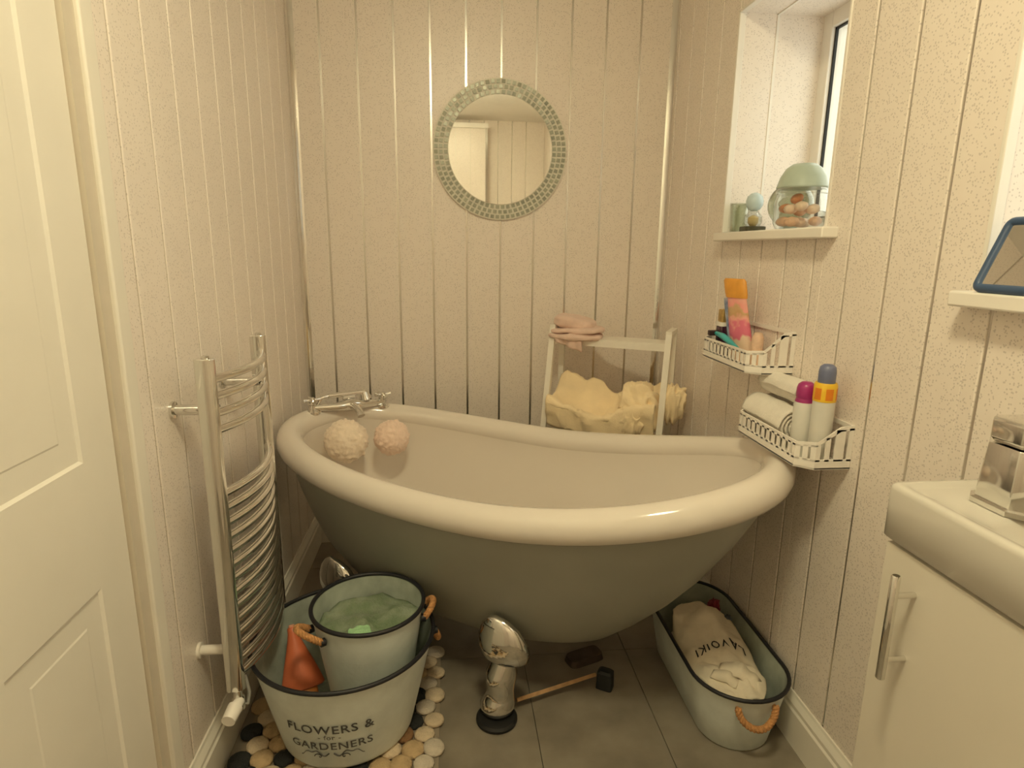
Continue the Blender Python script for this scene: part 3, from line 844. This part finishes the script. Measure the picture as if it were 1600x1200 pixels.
# ------------------------------------------------------------------ things on the far sill
ZS = W1[2]+.002
JC = Vector((.955, 1.635, ZS))
JG = thin_glass('clear_jar_glass', (.93, .95, .93), .14)
jar = thing('shell_jar', JC, 'clear glass jar of shells with a pale green domed lid', 'jar')
bm = bmesh.new(); lathe(bm, [(.045, .001), (.058, .004), (.066, .02), (.067, .075), (.062, .09), (.062, .094), (.065, .096), (.065, .104), (.062, .106), (.062, .112)], JC, 40, True, False); ob('glass', bm, JG, jar, smooth=True, sharp=50)
bm = bmesh.new(); lathe(bm, [(.064, .110), (.066, .113), (.064, .118), (.058, .140), (.045, .162), (.03, .173), (.002, .176)], JC, 40); ob('lid', bm, mat('pale_green_lid', (.42, .50, .43), .25, var=.05), jar, smooth=True, sharp=50)
SH = [mat('peach_shell', (.72, .45, .30), .5, var=.15, vscale=60), mat('pale_shell', (.82, .62, .48), .5, var=.15, vscale=60), mat('rust_shell', (.58, .24, .10), .5, var=.2, vscale=60)]
shell_pos = [(-.034, .018, .024, 0), (-.036, -.026, .022, 0), (.03, .03, .022, 1), (.03, -.03, .024, 0), (0, .0, .022, 1), (-.03, -.004, .056, 1), (.018, .03, .054, 0), (.022, -.026, .056, 1), (-.02, .034, .06, 2), (-.018, -.034, .062, 1), (-.012, .0, .084, 2)]
words = ['peach', 'pale', 'rust']
for i, (x, y, z, k) in enumerate(shell_pos):
    bm = bmesh.new(); bmesh.ops.create_icosphere(bm, subdivisions=3, radius=1)
    for v in bm.verts:
        a = math.atan2(v.co.y, v.co.x); rad_ = .019*(1+.10*cos(a*9+i)*(abs(v.co.z) < .9))
        v.co = Vector((v.co.x*rad_*1.05, v.co.y*rad_*(.85+.15*v.co.x), v.co.z*.013))
    bm.transform(Matrix.Translation(JC+Vector((x, y, z)))@Matrix.Rotation(random.uniform(0, 6), 4, 'Z')@Matrix.Rotation(random.uniform(-.6, .6), 4, 'X'))
    tag(ob('seashell', bm, SH[k], smooth=True, sharp=180), words[k]+' coloured seashell inside the glass jar on the window sill', 'shell', words[k]+' shells in the jar')
# flat round bottle leaning behind the jar
t = thing('round_flask', (.985, 1.738, ZS), 'flat round grey green flask leaning behind the shell jar', 'flask')
bm = bmesh.new(); bmesh.ops.create_uvsphere(bm, u_segments=32, v_segments=16, radius=1)
for v in bm.verts: v.co = Vector((v.co.x*.062, v.co.y*.024, v.co.z*.062))
bm.transform(Matrix.Translation(Vector((.985, 1.738, ZS+.075)))@Matrix.Rotation(radians(-22), 4, 'Z')); ob('body', bm, thin_glass('grey_green_glass', (.62, .64, .54), .25), t, smooth=True, sharp=180)
bm = bmesh.new(); lathe(bm, [(.03, 0), (.03, .006), (.018, .016)], (.985, 1.738, ZS)); ob('foot', bm, MATS['pale_green_lid'], t, smooth=True)
bm = bmesh.new(); lathe(bm, [(.011, .130), (.011, .15), (.016, .152), (.016, .166), (.010, .170)], (.985, 1.738, ZS)); ob('stopper', bm, PVC, t, smooth=True)
# small bottle with a pale blue ball
c = Vector((.945, 1.875, ZS))
t = thing('scent_bottle', c, 'small clear bottle with dark base and pale blue ball stopper', 'bottle')
bm = bmesh.new(); loft(bm, [superring(c.x, c.y, c.z+z, a, a, 6, 28) for z, a in ((0, .030), (.002, .032), (.018, .032), (.02, .028))]); ob('base', bm, mat('dark_olive_base', (.06, .055, .03), .3, var=.4, vscale=70), t, smooth=True)
bm = bmesh.new(); lathe(bm, [(.020, .019), (.026, .03), (.026, .05), (.014, .064), (.010, .068)], c, 24); ob('body', bm, JG, t, smooth=True)
bm = bmesh.new(); lathe(bm, [(.008, .02), (.016, .03), (.016, .046), (.004, .054)], c, 20); ob('liquid', bm, mat('amber_liquid', (.55, .42, .20), .2, var=.1), t, smooth=True)
bm = bmesh.new(); lathe(bm, [(.010, .066), (.019, .072), (.025, .084), (.026, .096), (.022, .109), (.012, .118), (.002, .121)], c, 24); ob('stopper', bm, mat('pale_blue_ball', (.52, .64, .68), .25, var=.04), t, smooth=True, sharp=80)
c = Vector((.928, 1.935, ZS))
t = thing('glass_tumbler', c, 'clear greenish tumbler at the far end of the window sill', 'tumbler')
bm = bmesh.new(); lathe(bm, [(.022, .002), (.026, .004), (.03, .09), (.0285, .091), (.025, .008), (.002, .007)], c, 28, True, True); ob('glass', bm, thin_glass('greenish_glass', (.87, .89, .83), .12), t, smooth=True, sharp=50)
bm = bmesh.new(); lathe(bm, [(.027, .088), (.031, .090), (.031, .093), (.028, .094)], c, 28, False, False); ob('rim', bm, JG, t, smooth=True)

# ------------------------------------------------------------------ blue framed mirror on the near sill
ZS2 = W2[2]+.002
BLUE = mat('blue_plastic', (.045, .085, .17), .35, var=.06)
bl = thing('table_mirror', (.875, .79, ZS2), 'blue framed mirror leaning back on the sill of the bright window', 'mirror')
xb, xt, zb2, zt2 = .857, .899, ZS2+.007, ZS2+.112
yA, yB = .922, .62
def fp(u, v): return Vector((xb+(xt-xb)*v, yA+(yB-yA)*u, zb2+(zt2-zb2)*v))
pts = []
for (u, v) in ((0, 0), (0, 1), (1, 1), (1, 0)):
    cu, cv = (.035 if u == 0 else .965), (.09 if v == 0 else .91)
    p0 = (u, cv); p1 = (cu, v)
    if (u, v) in ((0, 0), (1, 1)): p0, p1 = p1, p0
    for k in range(6):
        f = k/5; q = ((1-f)**2*p0[0]+2*f*(1-f)*u+f*f*p1[0], (1-f)**2*p0[1]+2*f*(1-f)*v+f*f*p1[1]); pts.append(fp(*q))
bm = bmesh.new(); tube(bm, pts, .0075, 10, closed=True); ob('frame', bm, BLUE, bl, smooth=True)
bm = bmesh.new(); nn = Vector((zt2-zb2, 0, -(xt-xb))).normalized()*.002
q = [fp(.012, .02), fp(.988, .02), fp(.988, .98), fp(.012, .98)]
hexa(bm, [p-nn for p in q], [p+nn for p in q]); ob('glass', bm, MIRROR, bl)
bm = bmesh.new(); tube(bm, [fp(.03, .72)+Vector((.006, .004, 0)), Vector((.90, .918, ZS2+.06)), Vector((.91, .915, ZS2+.006)), Vector((.91, .80, ZS2+.006)), Vector((.91, .64, ZS2+.006))], .0045, 8); ob('stand', bm, BLUE, bl, smooth=True)

# ------------------------------------------------------------------ vanity, basin, tap
VX, VY1, VY0 = .672, .806, .28
van = thing('vanity_unit', (.78, (VY0+VY1)/2, 0), 'white vanity cabinet with chrome bar handle below the basin', 'cabinet')
CAB = mat('white_cabinet_gloss', (.70, .66, .58), .28, var=.015, vscale=5)
ob('carcass', B(VX+.018, XR-.019, VY0, VY1-.004, 0.0, .822), CAB, van)
dr = ob('door', B(VX, VX+.017, VY0+.003, VY1, .04, .817), CAB, van, bevel=.002)
bm = bmesh.new(); hx = VX-.034; hy = .737
tube(bm, [(hx, hy, .628), (hx, hy, .630), (hx, hy, .796), (hx, hy, .798)], [.005, .0065, .0065, .005], 14); 
for z in (.66, .765): tube(bm, [(hx, hy, z), (VX, hy, z)], .0045, 10)
ob('handle', bm, CHROME, dr, smooth=True, sharp=50)
bcx, bcy = (VX-.004+XR-.001)/2, .545
ba, bb = (XR-.001-(VX-.006))/2, .275
bas = thing('wash_basin', (bcx, bcy, .823), 'white ceramic wash basin on top of the vanity cabinet', 'basin')
def br(z, i, n=22, ox=0, oy=0, a=None, b=None): return superring(bcx+ox, bcy+oy, z, (a or ba)-i, (b or bb)-i, n, 72)
bm = bmesh.new()
loft(bm, [br(.823, .004), br(.826, .0), br(.902, .0), br(.907, .0015, 21), br(.910, .005, 20), br(.910, .014, 16), br(.906, .019, 14), br(.905, .028, 12),
          br(.904, 0, 5, -.022, -.055, .072, .20), br(.896, 0, 4.5, -.022, -.055, .066, .192), br(.86, 0, 4, -.022, -.055, .055, .17), br(.845, 0, 3, -.022, -.055, .03, .11), br(.843, 0, 2, -.022, -.055, .006, .02)])
ob('bowl', bm, CERAMIC, bas, smooth=True, sharp=60)
bm = bmesh.new(); lathe(bm, [(.018, .845), (.018, .849), (.004, .85)], (bcx-.022, bcy-.055, 0)); ob('waste', bm, CHROME, bas, smooth=True)
tc = Vector((.790, .722, .9055))
tap = thing('basin_tap', tc, 'square chrome basin tap at the far end of the wash basin', 'tap')
def sq(z, a, b=None, n=4): return [(tc.x+sx*a, tc.y+sy*(b or a), tc.z+z) for sx, sy in ((-1, -1), (1, -1), (1, 1), (-1, 1))]
def octo(z, a, c): return [(tc.x+x*a, tc.y+y*a, tc.z+z) for x, y in ((-1, -c), (-c, -1), (c, -1), (1, -c), (1, c), (c, 1), (-c, 1), (-1, c))]
bm = bmesh.new(); loft(bm, [octo(0, .046, .62), octo(.007, .046, .62), octo(.009, .043, .62)]); ob('base_plate', bm, CHROME, tap)
bm = bmesh.new(); loft(bm, [octo(.008, .041, .66), octo(.090, .036, .66)]); ob('tap_body', bm, CHROME, tap, bevel=.0015)
bm = bmesh.new(); loft(bm, [octo(.088, .022, .6), octo(.094, .022, .6)]); ob('neck', bm, RUBBER, tap)
bm = bmesh.new(); loft(bm, [octo(.091, .031, .66), octo(.098, .036, .66), octo(.122, .036, .66), octo(.126, .033, .66)]); ob('lever_cap', bm, CHROME, tap, bevel=.0015)
bm = bmesh.new(); box(bm, tc.x-.018, tc.x+.018, tc.y-.14, tc.y-.03, tc.z+.052, tc.z+.074); ob('spout', bm, CHROME, tap, bevel=.003)

# ------------------------------------------------------------------ pebble rug
RX0, RX1, RY0, RY1 = -.548, -.026, .92, 1.745
rug = thing('pebble_rug', ((RX0+RX1)/2, (RY0+RY1)/2, 0), 'patchwork felt pebble rug in cream, brown and black under the buckets', 'rug')
ob('backing', B(RX0+.012, RX1-.012, RY0+.012, RY1-.012, 0.0005, .006), mat('rug_backing', (.30, .25, .19), .95, var=.1), rug)
PM = [mat('cream_felt', (.66, .54, .39), .95, var=.12, vscale=40, bump=.8, bscale=240), mat('pale_felt', (.60, .53, .44), .95, var=.1, vscale=40, bump=.8, bscale=240),
      mat('black_felt', (.022, .024, .024), .95, var=.2, vscale=40, bump=.8, bscale=240), mat('brown_felt', (.24, .13, .06), .95, var=.2, vscale=40, bump=.8, bscale=240), mat('tan_felt', (.52, .38, .22), .95, var=.15, vscale=40, bump=.8, bscale=240)]
pm = []
for k, m in enumerate(PM):
    bm = bmesh.new()
    lathe(bm, [(.020, 0), (.0275, .006), (.0265, .013), (.019, .0175), (.008, .019)], (0, 0, 0), 14)
    bm.transform(Matrix.Diagonal((1, 1.0, 1, 1)))
    me = bpy.data.meshes.new('felt_pebble'); bmesh.ops.recalc_face_normals(bm, faces=bm.faces[:]); bm.to_mesh(me); bm.free(); me.materials.append(m); me.shade_smooth(); pm.append(me)
P_ = .0525; row = 0; y = RY0+P_/2
while y < RY1-.01:
    n = 10
    for i in range(n):
        x = RX1-P_/2-i*P_-(P_*.45 if row % 2 else 0)
        if x < RX0+.02: continue
        if i == 0: k = random.choice([0, 0, 1])
        else: k = random.choice([0, 1, 2, 2, 3, 4, 4, 2] if i > 1 else [0, 4, 3, 4, 2])
        o = bpy.data.objects.new('felt_pebble', pm[k]); COL.objects.link(o)
        o.location = (x+random.uniform(-.002, .002), y+random.uniform(-.002, .002), .004)
        o.rotation_euler = (random.uniform(-.05, .05), random.uniform(-.05, .05), random.uniform(0, 6)); s_ = random.uniform(.95, 1.08); o.scale = (s_*random.uniform(.95, 1.06), s_, random.uniform(.8, 1.0))
        attach(o, rug)
    y += P_*.9; row += 1
ZRUG = .0255

# ------------------------------------------------------------------ buckets
def bucket(name, c, r0, r1, h, label, rimr):
    t = thing(name, c, label, 'bucket')
    bm = bmesh.new(); lathe(bm, [(r0-.006, .0), (r0, .004), (r0+.002, .012), (r0+(r1-r0)*.5, h*.5), (r1, h)], c, 64, True, False); ob('wall', bm, GALV, t, smooth=True, sharp=60)
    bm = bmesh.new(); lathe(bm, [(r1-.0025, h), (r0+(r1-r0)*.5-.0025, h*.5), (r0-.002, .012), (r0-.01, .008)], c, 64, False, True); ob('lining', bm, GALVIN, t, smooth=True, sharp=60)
    bm = bmesh.new(); tube(bm, [(c[0]+r1*cos(2*pi*i/72), c[1]+r1*sin(2*pi*i/72), c[2]+h) for i in range(72)], rimr, 10, closed=True); ob('rim', bm, BLACKRIM, t, smooth=True)
    return t
BC = Vector((-.277, 1.431, ZRUG)); BH = .257
big = bucket('large_bucket', BC, .168, .226, BH, 'large painted metal bucket with black rim standing on the rug', .0055)
SC = Vector((-.217, 1.448, ZRUG+.010)); SHH = .319
sml = bucket('small_bucket', SC, .093, .142, SHH, 'smaller painted metal bucket standing inside the large bucket', .0055)
def handle(t, c, r, z, ang, w=.055, drop=.05, out=.03, rr=.0085, upw=False):
    a = radians(ang); er = Vector((cos(a), sin(a), 0)); et = Vector((-sin(a), cos(a), 0))
    p = []
    for i in range(17):
        f = i/16; th = pi*f
        p.append(c+er*(r+.004+out*sin(th))+et*(w*cos(th))+Vector((0, 0, z+(drop if upw else -drop)*sin(th))))
    bm = bmesh.new(); rope(bm, p, rr); h_ = ob('rope_handle', bm, ROPE, t, smooth=True, sharp=180)
    for s in (-1, 1):
        bm = bmesh.new(); q = c+er*(r+.001)+et*(w*s)+Vector((0, 0, z)); tube(bm, [q-er*.004, q+er*.008], .010, 12); ob('grommet', bm, BLACKRIM, t, smooth=True, sharp=50)
handle(big, BC, .222, BH-.03, 22, .055, .05, .02)
handle(big, BC, .222, BH-.03, 168, .045, .05, .012)
handle(sml, SC, .138, SHH-.035, 215, .035, .035, .045, .0085, True)
handle(sml, SC, .139, SHH-.035, 2, .032, .028, .024, .0085, True)

def wrap_text(s, size, c, zoff, r_at, parent, ang0, spacing=1., arch=0.):
    me = textmesh(s, size, spacing)
    for v in me.vertices:
        x, y = v.co.x, v.co.y
        z = zoff+y+arch*x*x
        r = r_at(z)+.0012
        a = radians(ang0)+x/r
        v.co = Vector((c.x+r*cos(a), c.y+r*sin(a), c.z+z))
    o = ob('lettering', me, INK, parent)
    return o
rb = lambda z: .170+(.226-.170)*z/BH
LA = -93
wrap_text('FLOWERS &', .037, BC, .128, rb, big, LA, 1.1, arch=0.)
wrap_text('- for -', .020, BC, .109, rb, big, LA, 1.1)
wrap_text('GARDENERS', .033, BC, .075, rb, big, LA, 1.1)
bm = bmesh.new()
for sgn in (-1, 1):
    p = []
    for i in range(30):
        f = i/29; x = sgn*(.006+.07*f); z = .062-.008*sin(f*9)-.01*f*sin(f*14)
        r = rb(z)+.0012; a = radians(LA)+x/r; p.append((BC.x+r*cos(a), BC.y+r*sin(a), BC.z+z))
    tube(bm, p, [.0018*(1-.6*i/29) for i in range(30)], 6)
    p = []
    for i in range(20):
        f = i/19; th = f*5.; x = sgn*(.03+.012*(1-f)*cos(th)); z = .05+.012*(1-f)*sin(th)
        r = rb(z)+.0012; a = radians(LA)+x/r; p.append((BC.x+r*cos(a), BC.y+r*sin(a), BC.z+z))
    tube(bm, p, .0012, 6)
ob('flourish', bm, INK, big)

# green netting inside the small bucket
bm = bmesh.new(); N_ = 40; rings = []
for j in range(14):
    f = j/13; r = .130*f; ring = []
    for i in range(N_):
        a = 2*pi*i/N_; x, y = r*cos(a), r*sin(a)
        z = .262+.02*noise.fractal(Vector((x*16, y*16, 2.)), 1, 2, 4)+.015*(1-f)
        ring.append((SC.x+x, SC.y+y, SC.z+z))
    rings.append(ring)
rings[0] = [(SC.x+.001*cos(2*pi*i/N_), SC.y+.001*sin(2*pi*i/N_), SC.z+.277) for i in range(N_)]
rings += [[(SC.x+.112*cos(2*pi*i/N_), SC.y+.112*sin(2*pi*i/N_), SC.z+.16) for i in range(N_)]]
loft(bm, rings)
tag(ob('green_netting', bm, mat('green_netting', (.17, .24, .13), .9, col2=(.30, .35, .26), var=.1, vscale=22, bump=.9, bscale=180), smooth=True, sharp=180), 'crumpled green netting filling the small bucket', 'netting')
bm = softbox((SC.x-.012, SC.y-.075, SC.z+.283), .028, .016, .010, .006, 40, 4., .2)
tag(ob('bath_sponge', bm, mat('mint_sponge', (.36, .62, .34), .85, var=.1, vscale=80, bump=.6, bscale=300), smooth=True, sharp=180), 'small mint green sponge on the netting in the small bucket', 'sponge')

# coral squeeze bottle in the large bucket
CORAL = mat('coral_plastic', (.66, .17, .075), .38, var=.07, vscale=18)
top = Vector((-.427, 1.495, .262)); bot = Vector((-.388, 1.425, .125))
t = thing('squeeze_bottle', (bot.x, bot.y, ZRUG+.012), 'coral orange squeeze bottle leaning inside the large bucket', 'bottle')
ax = (bot-top).normalized(); sd = ax.cross(Vector((.3, -.9, .3))).normalized(); dp = ax.cross(sd)
def er_(f, a, b): 
    c_ = top.lerp(bot, f); return [c_+sd*(a*cos(2*pi*i/24))+dp*(b*sin(2*pi*i/24)) for i in range(24)]
bm = bmesh.new(); loft(bm, [er_(.0, .010, .010), er_(.02, .012, .012), er_(.10, .013, .013), er_(.22, .018, .016), er_(.4, .027, .021), er_(.6, .038, .025), er_(.8, .048, .028), er_(.97, .055, .028), er_(1.0, .050, .024)]); ob('body', bm, CORAL, t, smooth=True, sharp=60)
bm = bmesh.new(); loft(bm, [er_(-.04, .006, .006), er_(-.03, .008, .008), er_(.01, .008, .008)]); ob('nozzle', bm, mat('pale_coral', (.75, .38, .26), .4, var=.05), t, smooth=True)
bm = bmesh.new(); loft(bm, [er_(.99, .030, .020), er_(1.02, .034, .022), er_(1.56, .034, .022), er_(1.58, .030, .018)]); ob('cap', bm, mat('orange_cap', (.70, .27, .07), .4, var=.06), t, smooth=True, sharp=50)

# ------------------------------------------------------------------ oval trough by the right wall
OC = Vector((.747, 1.497, 0)); OH = .18
def stad(z, hl, hw, N=72):
    out = []; st = hl-hw
    for i in range(N):
        a = 2*pi*i/N; x, y = hw*cos(a), hw*sin(a)
        out.append((OC.x+x, OC.y+y+(st if sin(a) > 1e-9 else (-st if sin(a) < -1e-9 else 0)), z))
    return out
def stad2(z, hl, hw, N=20):
    out = []; st = hl-hw
    for i in range(N+1): a = pi*i/N; out.append((OC.x+hw*cos(a), OC.y+st+hw*sin(a), z))
    for k in range(1, 12): out.append((OC.x-hw, OC.y+st-2*st*k/12, z))
    for i in range(N+1): a = pi+pi*i/N; out.append((OC.x+hw*cos(a), OC.y-st+hw*sin(a), z))
    for k in range(1, 12): out.append((OC.x+hw, OC.y-st+2*st*k/12, z))
    return out
tr = thing('oval_trough', OC, 'oval painted metal trough with black rim against the right skirting', 'trough')
bm = bmesh.new(); loft(bm, [stad2(.001, .242, .092), stad2(.005, .246, .096), stad2(.09, .264, .111), stad2(OH, .283, .127)], True, False); ob('wall', bm, GALV, tr, smooth=True, sharp=60)
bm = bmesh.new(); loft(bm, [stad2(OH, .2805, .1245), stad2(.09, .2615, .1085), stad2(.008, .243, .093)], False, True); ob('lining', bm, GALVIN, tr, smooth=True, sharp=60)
bm = bmesh.new(); tube(bm, stad2(OH, .283, .127), .0052, 10, closed=True); ob('rim', bm, BLACKRIM, tr, smooth=True)
p = []
for i in range(17):
    th = pi*i/16; p.append((OC.x-.003+.049*cos(th), OC.y-.283-.004-.010*sin(th)+.012*cos(th)**2, OH-.022-.045*sin(th)))
bm = bmesh.new(); rope(bm, p, .0085); ob('rope_handle', bm, ROPE, tr, smooth=True, sharp=180)
p2 = [(x, 2*OC.y-y, z) for x, y, z in p]
bm = bmesh.new(); rope(bm, p2, .0085); ob('rope_handle', bm, ROPE, tr, smooth=True, sharp=180)
# canvas bag
bag = thing('canvas_bag', (OC.x-.005, OC.y-.02, .012), 'folded cream canvas bag with dark lettering lying in the oval trough', 'bag')
def bagtop(x, y):
    """height of the bag surface at offset x (across), y (along the trough)"""
    e = max(0, 1-(x/.108)**2)**.36
    f = .105+.045*math.exp(-((y-.08)/.14)**2)+.018*sin(y*26+x*9)*.6+.020*noise.fractal(Vector((x*14, y*11, 3.)), 1, 2, 4)
    f += .022*math.exp(-((y+.05)/.03)**2)
    return .08+(f-.04)*e
bm = bmesh.new(); G = []
NX, NY = 34, 64
for j in range(NY):
    y = -.243+.395*j/(NY-1); row = []
    hwid = .095*min(1, max(.05, (1-abs((y+.048)/.21)**3.2)))**.6
    if y < -.1: hwid *= 1-.2*((-.1-y)/.145)
    for i in range(NX):
        x = -hwid+2*hwid*i/(NX-1)
        xx = x+.006*noise.noise(Vector((y*20, 1, 1)))-.004
        row.append(bm.verts.new((OC.x+xx, OC.y+y, bagtop(x, y))))
    G.append(row)
for j in range(NY-1):
    for i in range(NX-1): bm.faces.new((G[j][i], G[j][i+1], G[j+1][i+1], G[j+1][i]))
o = ob('folded_body', bm, CANVAS, bag, smooth=True, sharp=180)
s = o.modifiers.new('thickness', 'SOLIDIFY'); s.thickness = .006
ob('lower_bundle', softbox((OC.x-.008, OC.y-.02, .055), .075, .19, .042, .006, 16, 6.), CANVAS, bag, smooth=True, sharp=180)
bm = bmesh.new()
for (x0, y0, x1, y1, w) in ((-.03, -.135, .055, -.20, .02), (-.055, -.15, -.005, -.195, .014)):
    n = 14; R_ = []
    dx, dy = x1-x0, y1-y0; L = math.hypot(dx, dy); px, py = -dy/L*w, dx/L*w
    A_, B_ = [], []
    for k in range(n+1):
        f = k/n; x, y = x0+dx*f, y0+dy*f
        A_.append(bm.verts.new((OC.x+x+px-.01, OC.y+y+py, bagtop(x, y)+.010+.012*sin(pi*f)))); B_.append(bm.verts.new((OC.x+x-px-.01, OC.y+y-py, bagtop(x, y)+.006)))
    for k in range(n): bm.faces.new((A_[k], A_[k+1], B_[k+1], B_[k]))
o = ob('strap', bm, CANVAS, bag, smooth=True, sharp=180)
s = o.modifiers.new('thickness', 'SOLIDIFY'); s.thickness = .005
me = textmesh('LAVOIKI', .033, 1.22)
for v in me.vertices:
    x, y = -v.co.x*1.0, -v.co.y*.85
    xx = x; yy = -.045+y-3.2*(x-.0)**2
    v.co = Vector((OC.x-.004+xx, OC.y+yy, bagtop(xx, yy)+.0105))
ob('lettering', me, mat('black_print', (.02, .02, .02), .7, var=.1), bag)
tag(ob('fabric_scrunch', foldlump(Vector((OC.x+.062, OC.y+.125, .175)), .022, .03, .026, 2.2), mat('crimson_fabric', (.20, .015, .03), .7, var=.3, vscale=60), smooth=True, sharp=180), 'crumpled crimson fabric at the far end of the oval trough', 'fabric')
tag(ob('fabric_scrunch', foldlump(Vector((OC.x+.078, OC.y+.072, .160)), .018, .022, .022, 6.2), mat('slate_fabric', (.10, .12, .14), .7, var=.3, vscale=60), smooth=True, sharp=180), 'crumpled slate blue fabric beside the crimson one in the trough', 'fabric')
